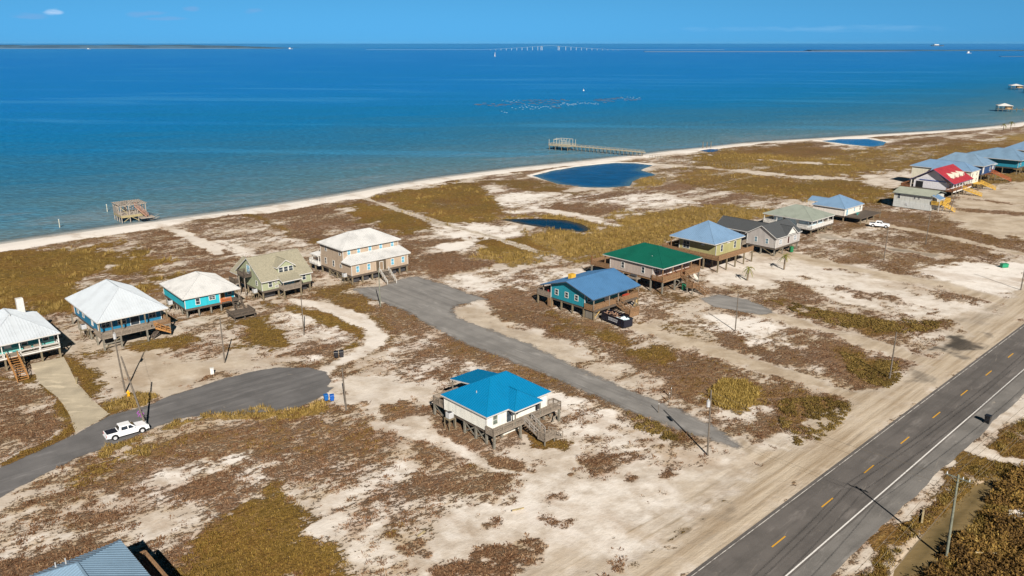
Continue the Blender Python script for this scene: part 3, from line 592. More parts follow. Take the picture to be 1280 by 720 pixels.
# ------------------------------------------------------------------ vegetation that nobody could count
def lookup(X, Y, ch):
    i = np.clip(np.log(np.maximum(Y, 52)/52)/math.log(760/52)*(NR-1), 0, NR-1).astype(int)+5
    j = np.clip((X/np.maximum(Y, 60)+.86)/1.72*(NC-1), 0, NC-1).astype(int)+4
    return GST[i, j, ch], GZ[i, j], GSD[i, j]
def sample(n, y0, y1, ymix=1.0):
    y = y0*np.exp(RNG.random(n)*math.log(y1/y0)); x = (RNG.random(n)*1.5-.75)*np.maximum(y, 60); return x, y
HOUSE_BOX = []
def tufts(name, label, cat, X, Y, Z, rad, hgt, nb, bw, mat, lean=.5):
    """clumps of separate narrow blades or leaves, one mesh"""
    n = len(X)
    if n == 0: return
    ang = RNG.random((n, nb))*2*math.pi; rr = np.sqrt(RNG.random((n, nb)))*rad[:, None]
    bx = X[:, None]+np.cos(ang)*rr; by = Y[:, None]+np.sin(ang)*rr; h = hgt[:, None]*(.45+.65*RNG.random((n, nb)))*(1-.45*(rr/rad[:, None])**2)
    la = ang + RNG.normal(0, .7, (n, nb)); ln = lean*h*(.3+RNG.random((n, nb))); ta = RNG.random((n, nb))*2*math.pi
    w = bw*(.6+.8*RNG.random((n, nb))); z0 = np.broadcast_to(Z[:, None], (n, nb))
    b0 = np.stack([bx-np.cos(ta)*w, by-np.sin(ta)*w, z0-.03], -1); b1 = np.stack([bx+np.cos(ta)*w, by+np.sin(ta)*w, z0-.03+h*.12], -1)
    tp = np.stack([bx+np.cos(la)*ln, by+np.sin(la)*ln, z0+h], -1)
    md = (b1*.45+tp*.55) + np.stack([np.cos(ta)*w, np.sin(ta)*w, 0*w], -1)*.9
    co = np.stack([b0, b1, md, tp], -2).reshape(-1, 3).astype(np.float32); k = n*nb
    me = bpy.data.meshes.new(name); me.vertices.add(len(co)); me.vertices.foreach_set('co', co.ravel())
    me.loops.add(k*4); me.loops.foreach_set('vertex_index', np.arange(k*4, dtype=np.int32)); me.polygons.add(k); me.polygons.foreach_set('loop_start', np.arange(0, k*4, 4, dtype=np.int32))
    try: me.polygons.foreach_set('loop_total', np.full(k, 4, np.int32))
    except Exception: pass
    tint = np.repeat(np.repeat(RNG.random(n), nb)*.6+RNG.random(k)*.4, 4).astype(np.float32)
    a = me.attributes.new('tint', 'FLOAT', 'POINT'); a.data.foreach_set('value', tint)
    me.update(calc_edges=True); me.materials.append(mat); stuff(link(name, me), label, cat)
def mat_leaf(stops):
    n = NT('dry_leaves'); return n.fin(n.ramp(n.attr('tint').outputs['Fac'], stops), .9, Specular_IOR_Level=.1)
def in_box(X, Y):
    m = np.zeros(X.shape, bool)
    for (ox, oy, a, x0, x1, y0, y1) in HOUSE_BOX:
        c, s = math.cos(a), math.sin(a); lx = (X-ox)*c+(Y-oy)*s; ly = -(X-ox)*s+(Y-oy)*c
        m |= (lx > x0) & (lx < x1) & (ly > y0) & (ly < y1)
    return m
def bushes(name, label, X, Y, rad, hgt, nl, ls, mat):
    """rounded shrubs: small leaf sprays turned every way through each crown's volume"""
    n = len(X); d = RNG.normal(0, 1, (n, nl, 3)); d /= np.linalg.norm(d, axis=-1, keepdims=True); d[..., 2] = np.abs(d[..., 2]); rr = RNG.random((n, nl, 1))**.35
    lump = .75+.5*vnoise(d[..., 0]*2.2+X[:, None]*3, d[..., 1]*2.2+d[..., 2]*2+Y[:, None]*3, 5)[..., None]
    c = d*rr*lump*np.stack([rad, rad, hgt], -1)[:, None, :] + np.stack([X, Y, X*0], -1)[:, None, :]
    a = RNG.normal(0, 1, (n, nl, 3)); a /= np.linalg.norm(a, axis=-1, keepdims=True); b = np.cross(a, d); b /= np.linalg.norm(b, axis=-1, keepdims=True)+1e-9
    L = ls*(.5+RNG.random((n, nl, 1))); co = np.stack([c-a*L, c+b*L*.45, c+a*L, c-b*L*.45], -2).reshape(-1, 3).astype(np.float32); k = n*nl
    me = bpy.data.meshes.new(name); me.vertices.add(len(co)); me.vertices.foreach_set('co', co.ravel()); me.loops.add(k*4); me.loops.foreach_set('vertex_index', np.arange(k*4, dtype=np.int32))
    me.polygons.add(k); me.polygons.foreach_set('loop_start', np.arange(0, k*4, 4, dtype=np.int32))
    try: me.polygons.foreach_set('loop_total', np.full(k, 4, np.int32))
    except Exception: pass
    lf = np.clip((fbm(X/5, Y/5, 83, 3)-.5)*2.4+.5, 0, 1); tint = np.repeat(np.repeat(.5*RNG.random(n)+.5*lf, nl)*.65+RNG.random(k)*.35, 4).astype(np.float32); t = me.attributes.new('tint', 'FLOAT', 'POINT'); t.data.foreach_set('value', tint)
    me.update(calc_edges=True); me.materials.append(mat); stuff(link(name, me), label, 'shrubs')
#HOUSES#
# ------------------------------------------------------------------ houses on piles
_mesh = {}
def cached(key, fn):
    if key not in _mesh: _mesh[key] = fn()
    return _mesh[key]
class House:
    """local x runs along the street front, y goes back from it; the origin is the front left eave corner on the ground"""
    def __init__(s, name, label, org, ang=STA, box=None, group=None, cat='house'):
        s.t = thing(name, label, cat, (org[0], org[1], 0), ang, group)
        if box: HOUSE_BOX.append((org[0], org[1], ang, *box))
    def part(s, name, m, mat, parent=None, bevel=0): return obj(name, m, mat, parent or s.t, bevel=bevel)
    def walls(s, x0, x1, y0, y1, z0, z1, mat, ridge=None, axis='x', name='wall'):
        s.b = (x0, x1, y0, y1); m = M()
        if ridge is None: m.box(x0, x1, y0, y1, z0, z1)
        elif axis == 'x':
            rp, rz = ridge; m.prism([(y0, z0), (y1, z0), (y1, z1), (rp, rz), (y0, z1)], 0, x0, x1)
        else:
            rp, rz = ridge; m.prism([(x0, z0), (x1, z0), (x1, z1), (rp, rz), (x0, z1)], 1, y0, y1)
        w = s.part(name, m, mat)
        me = cached(('ct', round(z0, 2), round(z1, 2)), lambda: M().box(-.07, .07, -.07, .07, z0, z1-.02).mesh('corner_trim', TRIM))
        for (x, y) in ((x0, y0), (x1, y0), (x0, y1), (x1, y1)): link('corner_trim', me, s.t, (x, y, 0))
        return w
    def frame(s, x0, x1, y0, y1, z, th=.48, mat=None):
        m = M(); m.box(x0, x1, y0, y1, z-.04, z)
        for x in np.arange(x0+.1, x1, 1.2): m.box(x, x+.08, y0+.1, y1-.1, z-th, z-.045)
        for y in (y0, y1-.1): m.box(x0, x1, y, y+.1, z-th-.01, z-.05)
        s.part('floor_frame', m, mat or DARKWOOD)  # dark colour and extra depth stand in for shade under the floor
    def roof(s, polys, mat, ribs=.5, fascia=TRIM, drop=.16, hips=()):
        """polys: upper faces, the first edge of each is its eave"""
        m = M(); 
        for p in polys:
            k = len(p); n = (Vector(p[1])-Vector(p[0])).cross(Vector(p[2])-Vector(p[0])).normalized(); n = n if n.z > 0 else -n
            m.add([tuple(q) for q in p] + [tuple(Vector(q)-Vector((0,0,drop*.5))) for q in p], [tuple(range(k)), tuple(range(2*k-1, k-1, -1))] + [(i, (i+1) % k, (i+1) % k+k, i+k) for i in range(k)])
            if ribs:
                a, b = Vector(p[0]), Vector(p[1]); u = (b-a).normalized(); w = n.cross(u).normalized()
                if w.z < 0: w = -w
                uv = [((Vector(q)-a).dot(u), (Vector(q)-a).dot(w)) for q in p]; L = (b-a).length; t = ribs/2
                while t < max(q[0] for q in uv):
                    hit = []
                    for i in range(k):
                        (u0, v0), (u1, v1) = uv[i], uv[(i+1) % k]
                        if (u0-t)*(u1-t) < 0: hit.append(v0+(v1-v0)*(t-u0)/(u1-u0))
                    if len(hit) >= 2 and max(hit)-min(hit) > .3:
                        q0 = a+u*t+w*(min(hit)+.02); q1 = a+u*t+w*(max(hit)-.06); m.beam(q0+n*.03, q1+n*.03, .06, .08, n)
                    t += ribs
        r = s.part('roof', m, mat)
        cap = M(); seen = {}
        for p in polys:
            for i in range(len(p)):
                e = tuple(sorted((tuple(round(c, 3) for c in p[i]), tuple(round(c, 3) for c in p[(i+1) % len(p)]))))
                seen[e] = seen.get(e, 0)+1
        fa = M()
        for (a, b), c in seen.items():
            if c == 2: cap.beam(Vector(a)+Vector((0,0,.03)), Vector(b)+Vector((0,0,.03)), .22, .06)
            else: fa.beam(Vector(a)-Vector((0,0,.12)), Vector(b)-Vector((0,0,.12)), .05, .2)
        if cap.v: s.part('ridge_cap', cap, mat, r)
        if fa.v: s.part('fascia', fa, fascia)
        return r
    def hip(s, x0, x1, y0, y1, ze, zr, mat, axis='y', r0=None, r1=None, ribs=.5, fascia=TRIM, soffit=True):
        A, B, C, D = (x0,y0,ze), (x1,y0,ze), (x1,y1,ze), (x0,y1,ze); cx, cy = (x0+x1)/2, (y0+y1)/2
        if axis == 'y':
            h = (x1-x0)/2; r0 = y0+h if r0 is None else r0; r1 = y1-h if r1 is None else r1
            P0, P1 = (cx, r0, zr), (cx, r1, zr)
            polys = [[A,B,P0],[B,C,P1,P0],[C,D,P1],[D,A,P0,P1]] if abs(r1-r0) > .2 else [[A,B,P0],[B,C,P0],[C,D,P0],[D,A,P0]]
        else:
            h = (y1-y0)/2; r0 = x0+h if r0 is None else r0; r1 = x1-h if r1 is None else r1
            P0, P1 = (r0, cy, zr), (r1, cy, zr); polys = [[A,B,P1,P0],[B,C,P1],[C,D,P0,P1],[D,A,P0]]
        if soffit: s.part('soffit', M().box(x0+.06, x1-.06, y0+.06, y1-.06, ze-.24, ze-.19), TRIM)
        return s.roof(polys, mat, ribs, fascia)
    def gable(s, x0, x1, y0, y1, ze, zr, mat, axis='x', ribs=.5, fascia=TRIM, ridge=None):
        if axis == 'x':
            c = (y0+y1)/2 if ridge is None else ridge
            polys = [[(x0,y0,ze),(x1,y0,ze),(x1,c,zr),(x0,c,zr)], [(x1,y1,ze),(x0,y1,ze),(x0,c,zr),(x1,c,zr)]]
        else:
            c = (x0+x1)/2 if ridge is None else ridge
            polys = [[(x1,y0,ze),(x1,y1,ze),(c,y1,zr),(c,y0,zr)], [(x0,y1,ze),(x0,y0,ze),(c,y0,zr),(c,y1,zr)]]
        return s.roof(polys, mat, ribs, fascia)
    def win(s, face, u, z, w=.9, h=1.3, glass=None, frame=None, name='window', door=None, box=None):
        x0, x1, y0, y1 = box or s.b; frame = frame or WHITE
        def fr():
            m = M(); t = .11
            m.box(-w/2-t, w/2+t, -.07, 0, h, h+t); m.box(-w/2-t, w/2+t, -.09, 0, -t, 0); m.box(-w/2-t, -w/2, -.07, 0, 0, h); m.box(w/2, w/2+t, -.07, 0, 0, h)
            if not door: m.box(-w/2, w/2, -.055, 0, h/2-.03, h/2+.03)
            if w > 1.1 and not door: m.box(-.03, .03, -.055, 0, 0, h)
            return m.mesh(name, frame)
        def pn(): return M().box(-w/2, w/2, -.03, 0, 0, h).mesh('pane', door or glass or GLASS)
        loc, rz = {'F': ((u, y0, z), 0), 'L': ((x0, u, z), -math.pi/2), 'R': ((x1, u, z), math.pi/2), 'B': ((u, y1, z), math.pi)}[face]
        f = link(name, cached(('wf', w, h, frame.name, bool(door)), fr), s.t, loc, (0, 0, rz))
        link('pane' if not door else 'door_leaf', cached(('wp', w, h, (door or glass or GLASS).name), pn), f); return f
    def piles(s, pts, z, mat=PILE, w=.3):
        me = cached(('pile', round(z, 2), w, mat.name), lambda: M().box(-w/2, w/2, -w/2, w/2, -.8, z).mesh('piling', mat))
        for x, y in pts: link('piling', me, s.t, (x, y, 0))
    def braces(s, segs, mat=PILE):
        for (p, q) in segs: s.part('brace', M().beam(p, q, .06, .2), mat)
    def deck(s, x0, x1, y0, y1, z, mat, th=.28, name='deck'):
        m = M(); 
        long_x = True
        for x in np.arange(x0, x1-.05, .3): m.box(x, min(x+.285, x1), y0, y1, z-.05, z)
        m.box(x0, x1, y0+.02, y0+.08, z-th, z-.052); m.box(x0, x1, y1-.08, y1-.02, z-th, z-.052); m.box(x0+.02, x0+.08, y0+.08, y1-.08, z-th, z-.052); m.box(x1-.08, x1-.02, y0+.08, y1-.08, z-th, z-.052)
        return s.part(name, m, mat)
    def rail(s, path, z, mat, h=1.0, gap=.16, post=1.8, skirt=False):
        m = M()
        for a, b in zip(path[:-1], path[1:]):
            a, b = Vector((*a, z)), Vector((*b, z)); L = (b-a).length; k = max(1, round(L/post))
            for i in range(k+1):
                p = a+(b-a)*i/k; m.box(p.x-.06, p.x+.06, p.y-.06, p.y+.06, z-.25, z+h)
            up = Vector((0,0,1)); d = (b-a).normalized()
            m.beam(a+up*(h+.02), b+up*(h+.02), .16, .045); m.beam(a+up*(h-.14), b+up*(h-.14), .05, .1); m.beam(a+up*.12, b+up*.12, .05, .1)
            k = int(L/gap)
            for i in range(1, k):
                p = a+(b-a)*i/k; m.box(p.x-.035, p.x+.035, p.y-.02, p.y+.02, z+.12, z+h-.14)
        return s.part('railing', m, mat)
    def stairs(s, top, bot, w, mat, rails=True, railmat=None, solid=False):
        """flight from top (x, y, z) to bot (x, y, z), w wide"""
        a, b = Vector(top), Vector(bot); d = Vector((b.x-a.x, b.y-a.y, 0)); L = d.length; d /= L; side = Vector((-d.y, d.x, 0))*(w/2); n = max(2, int((a.z-b.z)/.19))
        m = M()
        for sg in (-1, 1): m.beam(a+side*sg-Vector((0,0,.18)), b+side*sg-Vector((0,0,.0)), .06, .3)
        st = s.part('stairs', m, mat); tr = M()
        for i in range(n):
            p = a+(b-a)*((i+.5)/n); tr.beam(p-side, p+side, .29, .05)
        s.part('tread', tr, mat, st)
        if rails:
            r = M()
            for sg in (-1, 1):
                up = Vector((0,0,.95)); r.beam(a+side*sg+up, b+side*sg+up, .07, .12); r.beam(a+side*sg+up*.5, b+side*sg+up*.5, .04, .1)
                for i in range(int(L/1.3)+2):
                    t = i/(int(L/1.3)+1); p = a+(b-a)*t+side*sg; r.box(p.x-.05, p.x+.05, p.y-.05, p.y+.05, p.z-.2, p.z+.98)
            s.part('handrail', r, railmat or mat, st)
        return st
    def posts(s, pts, z0, z1, mat=TRIM, w=.15, name='porch_post'):
        me = cached(('post', round(z0,2), round(z1,2), w, mat.name), lambda: M().box(-w/2, w/2, -w/2, w/2, z0, z1).mesh(name, mat))
        for x, y in pts: link(name, me, s.t, (x, y, 0))
    def hvac(s, x, y, z, legs=True):
        a = M().box(-.45, .45, -.45, .45, .05, .95); o = obj('air_conditioner', a, STEEL, s.t, (x, y, z), bevel=.04)
        obj('fan_grille', M().cyl((0,0,.955), (0,0,.99), .36, n=16), DARKMETAL, o)
        p = M().box(x-.65, x+.65, y-.65, y+.65, z-.1, z+.03)
        if legs:
            for sx in (-.55, .55):
                p.box(x+sx-.06, x+sx+.06, y-.61, y-.49, -.3, z-.1); p.box(x+sx-.06, x+sx+.06, y+.49, y+.61, -.3, z-.1)
        s.part('equipment_stand', p, PILE)
    def vent(s, x, y, z): s.part('vent_pipe', M().cyl((x,y,z-.4), (x,y,z+.35), .07, n=8), STEEL)
def gridpts(x0, x1, nx, y0, y1, ny): return [(x, y) for x in np.linspace(x0, x1, nx) for y in np.linspace(y0, y1, ny)]
HG = 'stilt houses along the beach streets'
ROOFW = mat_roof((.47, .51, .55), .42, .88); ROOFB = mat_roof((.001, .165, .345), .45, .9); ROOFLB = mat_roof((.17, .275, .41), .4, .85); ROOFMB = mat_roof((.075, .19, .36), .42, .85)
ROOFG = mat_roof((.004, .098, .066), .5, .82); ROOFSL = mat_roof((.20, .30, .40), .42, .85)
def frontright(x, y, ang, w, dx=0): return (x-math.cos(ang)*w, y-math.sin(ang)*w)

# 1 teal house at the left edge
A = House('stilt_house', 'teal stilt house with white porch rails and orange wooden steps at the left edge', frontright(-83.4, 138.8, STA, 12.5), box=(-1, 13.5, -.5, 17), group=HG)
A.walls(.7, 11.9, 2.6, 15.8, 2.3, 4.75, mat_siding((.02, .24, .25))); A.hip(0, 12.5, 0, 16.5, 4.9, 8.3, ROOFW, 'y', 6.8, 11.2)
A.frame(.7, 11.9, .4, 15.8, 2.28); A.deck(.3, 12.2, .3, 2.6, 2.3, GREYWOOD); A.rail([(3.2, .35), (.35, .35)], 2.3, WHITE, gap=9, h=.8, post=2.9); A.rail([(5.5, .35), (12.15, .35), (12.15, 2.6)], 2.3, WHITE, gap=9, h=.8, post=3.2); A.part('wainscot', M().box(.72, 11.88, 2.53, 2.59, 2.5, 3.2), mat_siding((.16, .50, .46)))
A.part('porch_beam', M().box(.3, 12.2, .28, .42, 2.0, 2.25), WHITE)
A.posts([(x, .4) for x in (.4, 3.0, 5.8, 9.0, 12.1)], 2.3, 4.68, WHITE); A.piles([(x, y) for x in (.5, 3.2, 6, 9, 12) for y in (.5, 4.5, 8.5, 12, 15.4)], 2.0)
for u in (1.6, 7.0, 10.5): A.win('F', u, 3.05, .9, 1.25)
A.win('F', 4.3, 2.35, .95, 2.05, door=WHITE, name='door')
for u in (5, 9, 13): A.win('R', u, 3.1)
A.stairs((4.4, .3, 2.3), (4.15, -7.1, .05), 1.7, ORANGEWOOD)
A.part('chimney', M().box(8.7, 9.9, 12.6, 13.7, 6, 9.2), WHITE, bevel=.03); A.vent(6.2, 6.2, 8.1)
A.part('storage_wall', M().box(10.9, 11.1, 4, 6.5, 0, 2), ORANGEWOOD)
for x in (6.5, 8.2): A.part('porch_bench', M().box(x, x+1.3, 1.3, 1.75, 2.7, 2.78).box(x, x+.08, 1.3, 1.75, 2.3, 2.7).box(x+1.22, x+1.3, 1.3, 1.75, 2.3, 2.7).box(x, x+1.3, 1.72, 1.8, 2.78, 3.15), GREYWOOD)

# 2 dark blue house
A = House('stilt_house', 'dark blue stilt house with large pale grey hip roof, behind the transformer pole', (-78.7, 143.0), box=(-.5, 14, -2.5, 21.5), group=HG)
A.walls(.8, 12.7, 2.7, 18.2, 2.45, 5.15, mat_siding((.008, .165, .31))); A.hip(0, 13.4, 0, 20.9, 5.3, 9.5, ROOFW, 'y', 6.8, 14.4)
A.part('rear_screen', M().box(.75, .95, 18.3, 20.2, 2.45, 5.1), ORANGEWOOD)
A.frame(.8, 12.7, 0, 20.2, 2.42); A.deck(.1, 13.1, -1.3, 2.7, 2.45, GREYWOOD); A.rail([(9.2, -1.25), (.15, -1.25), (.15, 2.6)], 2.45, GREYWOOD, gap=.12); A.rail([(10.6, -1.25), (13.05, -1.25), (13.05, 2.6)], 2.45, BROWNWOOD, gap=.12)
A.posts([(x, .25) for x in (.4, 4.4, 8.8, 13.0)], 2.45, 5.1, PILE, .22)
A.piles([(x, y) for x in (.4, 3.5, 8.4, 12.8) for y in (-1.2, 3, 7, 11, 15, 19.5)], 2.15, PILE_G)
A.braces([((.4, -1.2, .3), (3.5, -1.2, 2.0)), ((.3, 3, .3), (.3, 7, 2.0)), ((.3, 7, 2.0), (.3, 11, .3)), ((.3, 11, .3), (.3, 15, 2.0))])
A.part('crossbeam', M().beam((.4, -1.4, 1.2), (3.5, -1.4, 1.3), .1, .25), PILE_G)
for u in (2.2, 5.2): A.win('F', u, 3.2, 1.4, 1.3)
A.win('F', 7.6, 2.5, 1.6, 2.1, name='door', door=GLASS)
A.win('F', 11, 3.2, 1.3, 1.2); A.win('L', 6.2, 3.1, .8, 1.5, WHITE); A.win('L', 12, 3.3); A.win('L', 15.6, 3.3)
A.stairs((10.0, -1.2, 2.45), (12.6, -1.55, .9), 1.2, ORANGEWOOD); A.stairs((11.6, -.2, 2.3), (9.4, -.4, .05), 1.1, DARKWOOD, rails=False)
A.hvac(-.3, 8.6, 1.9)

# 3 turquoise house
A = House('stilt_house', 'turquoise stilt house with off-white hip roof and dark wooden stair platform in front', (-69.4, 160.3), R(40), box=(0, 13, -9, 16), group=HG)
A.walls(.6, 8.0, .6, 14.6, 1.95, 4.3, mat_siding((.015, .42, .52))); A.walls(8.0, 12.0, 2.6, 14.6, 1.95, 4.3, mat_siding((.012, .30, .40)), name='wall')
A.hip(0, 12.6, 0, 15.2, 4.45, 7.5, mat_roof((.52, .52, .515)), 'y', 6.4, 8.8)
A.frame(.6, 12.2, .6, 14.6, 1.93); A.deck(8.05, 12.3, .3, 2.6, 1.95, DARKWOOD); A.rail([(10.4, .35), (8.1, .35)], 1.95, mat_paint((.55, .16, .05)), h=.9)
A.posts([(12.2, .45), (8.15, .45)], 1.95, 4.25, GREYWOOD)
b = (.6, 8.0, .6, 14.6); A.win('F', 3.3, 2.55, .8, 1.25, box=b); A.win('F', 6.4, 3.0, 1.2, .75, box=b)
A.win('F', 9.4, 2.0, .9, 2.0, door=ORANGEWOOD, name='door', box=(8, 12, 2.6, 14)); A.win('F', 11, 2.8, .8, .9, box=(8, 12, 2.6, 14))
A.part('rear_shed', M().box(.62, 3, 14.62, 15.0, 1.95, 4.2), mat_siding((.5, .42, .38)))
A.piles([(x, y) for x in (.9, 3.4, 6, 8.2, 12) for y in (.9, 4, 7.5, 11, 14.3)], 1.63, PILE_G)
A.braces([((.9, 4, .3), (.9, 7.5, 1.6)), ((.9, 7.5, 1.6), (.9, 11, .3)), ((.9, .9, 1.6), (.9, 4, .3))])
A.stairs((11.4, .3, 1.95), (10.6, -3.6, 1.0), 1.9, DARKWOOD); A.deck(7.6, 12.4, -7.9, -3.7, 1.0, DARKWOOD, name='landing')
A.rail([(7.7, -3.8), (7.7, -7.8), (12.3, -7.8), (12.3, -3.8)], 1.0, DARKWOOD, h=.6, post=1.5); A.piles([(7.8, -7.7), (10, -7.7), (12.2, -7.7), (12.2, -4), (7.8, -4)], .5, DARKWOOD, .2)
A.hvac(-.2, 8.2, 1.3)

# 4 sage green gabled house
SHG = mat_shingle((.30, .275, .20)); GREEN = mat_siding((.33, .36, .23)); GREEN2 = mat_siding((.28, .31, .20))
A = House('stilt_house', 'sage green one and a half storey gabled stilt house with a dormer of three windows', (-56.6, 172.9), box=(-.5, 13.5, -2.5, 14.5), group=HG)
A.walls(.35, 12.7, .5, 13.0, 2.1, 4.35, GREEN, ridge=(6.75, 8.55)); A.gable(0, 13, -.1, 13.6, 4.4, 8.8, SHG, 'x', 0)
A.frame(.4, 12.6, .5, 13.0, 2.08); A.piles([(x, y) for x in (.6, 4.4, 8.6, 12.4) for y in (.8, 4.5, 8.5, 12.6)], 1.78)
A.win('F', 2.4, 2.75, .8, 1.3); A.win('F', 3.8, 3.5, .4, .4); A.win('F', 3.9, 2.5, .7, .3); A.win('F', 10.9, 2.85, .8, 1.3)
# front porch with its shed roof and the gabled dormer above it
A.roof([[(4.2, -1.9, 4.05), (9.2, -1.9, 4.05), (9.2, .8, 4.95), (4.2, .8, 4.95)]], SHG, 0)
A.deck(4.4, 9.0, -1.8, .5, 2.1, GREYWOOD); A.rail([(4.45, .4), (4.45, -1.75), (8.95, -1.75), (8.95, .4)], 2.1, GREYWOOD, gap=.12); A.posts([(4.5, -1.75), (8.9, -1.75)], 2.1, 3.95, GREYWOOD)
A.piles([(4.6, -1.6), (8.8, -1.6)], 1.85)
A.win('F', 6.7, 2.15, 3.2, 1.8, BGLASS, name='glass_door')
D1 = (5.0, 9.0, 1.5, 6.5); m = M().prism([(5.0, 5.0), (9.0, 5.0), (9.0, 6.75), (7.0, 8.05), (5.0, 6.75)], 1, 1.5, 6.4); A.part('dormer_wall', m, GREEN)
A.gable(4.65, 9.35, 1.2, 7.0, 6.62, 8.2, SHG, 'y', 0)
for u in (5.75, 7.0, 8.25): A.win('F', u, 5.35, .95, 1.15, box=D1)
A.win('L', 6.75, 5.0, 1.6, 2.0, BGLASS, name='glass_door'); A.win('L', 3.0, 3.0, .7, 1.0); A.win('L', 10.0, 3.0, .7, 1.0)
A.deck(-1.6, .3, 5.2, 8.6, 4.9, DARKWOOD, name='balcony'); A.rail([(.2, 5.25), (-1.55, 5.25), (-1.55, 8.55), (.2, 8.55)], 4.9, DARKWOOD); A.piles([(-1.45, 5.4), (-1.45, 8.4)], 4.65, GREYWOOD, .2)
A.roof([[(-.4, 11.6, 3.9), (-.4, 15.6, 3.9), (3.2, 15.6, 6.9), (3.2, 11.6, 6.9)], [(6.8, 15.6, 3.9), (6.8, 11.6, 3.9), (3.2, 11.6, 6.9), (3.2, 15.6, 6.9)]], SHG, 0)
A.deck(-1.4, .3, 11, 14, 2.1, DARKWOOD); A.rail([(.2, 11.05), (-1.35, 11.05), (-1.35, 13.95)], 2.1, DARKWOOD); A.piles([(-1.3, 11.2), (-1.3, 13.8)], 1.85)
A.braces([((4.4, .6, .2), (8.6, .6, 1.7)), ((.5, .8, .2), (.5, 4.5, 1.7))]); A.hvac(-.4, 2.8, 1.4)
for x in (.9, 5, 9): A.part('underfloor_dark_panel', M().box(x, x+3.2, 2.0, 2.06, .1, 1.75), DARKMETAL)  # solid dark panels added to imitate the shade under the house

# 5 big two-storey beige house
BEIGE = mat_siding((.42, .33, .245), .22); BLUEW = mat_glass((.09, .26, .36))
A = House('stilt_house', 'big two-storey beige stilt house with white hip roofs and white-railed stairs', (-38.9, 185.6), box=(0, 19, -1, 22), group=HG)
A.walls(.5, 17.1, .4, 15.0, 2.0, 4.85, BEIGE); A.walls(.62, 16.9, 4.2, 14.9, 4.86, 7.75, BEIGE, name='upper_wall'); UB = A.b; LB = (.5, 17.1, .4, 15.0)
A.roof([[(0, 0, 4.95), (17.8, 0, 4.95), (17.2, 4.18, 6.3), (2.2, 4.18, 6.3)], [(0, 4.18, 4.95), (0, 0, 4.95), (2.2, 4.18, 6.3)], [(17.8, 0, 4.95), (17.8, 4.18, 4.95), (17.2, 4.18, 6.3)]], mat_roof((.53, .53, .525)), .6)
A.hip(.0, 17.5, 3.6, 15.5, 7.9, 10.7, mat_roof((.53, .53, .525)), 'x', 6.0, 12.0, .6)
A.frame(.5, 17.1, .4, 15, 1.98); A.piles([(x, y) for x in (.7, 3.6, 6.4, 9.2, 12, 14.6, 16.8) for y in (.6, 4, 7.6, 11.2, 14.7)], 1.68)
for u in (2.3, 5.1, 8.4, 11.6, 15.1): A.win('F', u, 5.95 if False else 6.35, .75, 1.25, BLUEW, box=UB)
for u in (2.2, 5.4, 12.4, 15.6): A.win('F', u, 2.75, .75, 1.45, BLUEW, box=LB)
for u in (5.6, 12.2): A.win('L', u, 6.2, .7, 1.2, box=UB)
for u, h in ((5.2, .7), (8.6, 1.4), (12.4, 1.4)): A.win('L', u, 2.9+(1.4-h)/2, .7, h, box=LB)
A.part('dark_entry_panel', M().box(7.6, 10.4, .3, .41, 2.0, 4.7), mat_paint((.10, .075, .05))); A.win('F', 9.0, 2.05, .95, 2.05, door=mat_paint((.25, .18, .12)), name='door', box=(0, 0, .29, 1))  # flat dark panel whose colour stands in for a shaded recess
A.deck(7.6, 10.4, -.8, .28, 2.0, GREYWOOD); A.stairs((9.0, -.8, 2.0), (7.7, -6.0, .05), 2.3, GREYWOOD, railmat=WHITE)
A.deck(-.2, 8, 15, 19.8, 2.0, WHITE); A.rail([(-.15, 15.1), (-.15, 19.7), (7.9, 19.7)], 2.0, WHITE, gap=.2); A.piles([(0, 17), (0, 19.6), (4, 19.6), (7.8, 19.6)], 1.75)
A.posts([(.2, 15.5), (.2, 18.6)], 2, 4.4, WHITE); A.roof([[(-.3, 19, 4.4), (-.3, 15.1, 4.4), (4, 15.1, 4.75), (4, 19, 4.75)]], mat_roof((.53, .53, .525)), .6)
for i in range(3): A.braces([((.55, .6+i*3.6, .2), (.55, 4+i*3.6, 1.7)), ((.65, .6+i*3.6, 1.7), (.65, 4+i*3.6, .2))])
A.hvac(-.2, 2.6, 1.5)
for x in np.linspace(.9, 14.6, 6): A.part('underfloor_dark_panel', M().box(x, x+2.2, 1.3, 1.36, .1, 1.7), DARKMETAL)  # dark lattice between the piles, also deepens the shade under the house
for y in np.linspace(1.6, 12, 5): A.part('underfloor_dark_panel', M().box(1.5, 1.56, y, y+2.4, .1, 1.7), DARKMETAL)

# 6 white house with the bright blue roof
CREAM = mat_siding((.74, .74, .68), .18)
A = House('stilt_house', 'white stilt house with bright blue hip roof standing alone on the sand in the middle', (-3.6, 104.3), box=(-1.2, 14.5, -3.0, 15), group=HG)
A.walls(.35, 12.7, .5, 10.3, 2.2, 4.5, CREAM); LB = A.b
A.hip(0, 13.1, 0, 10.7, 4.65, 7.7, ROOFB, 'x', 5.5, 8.6, .42)
A.hip(4.2, 9.9, -1.4, 4.6, 4.66, 6.35, ROOFB, 'y', 1.1, 4.5, .42, soffit=False)
A.roof([[(10.2, 13.9, 5.0), (4.3, 13.9, 5.0), (4.3, 8.4, 5.85), (10.2, 8.4, 5.85)]], ROOFB, .42)
A.frame(.4, 12.6, .5, 10.3, 2.18)
A.piles([(x, y) for x in (.6, 3.6, 6.6, 9.6, 12.4) for y in (.8, 3.2, 5.8, 8.2, 10.0)], 1.88, PILE_G); A.piles([(x, -1.1) for x in (.4, 5.6, 9.4, 13.8)] + [(13.8, .8)], 1.95, PILE_G)
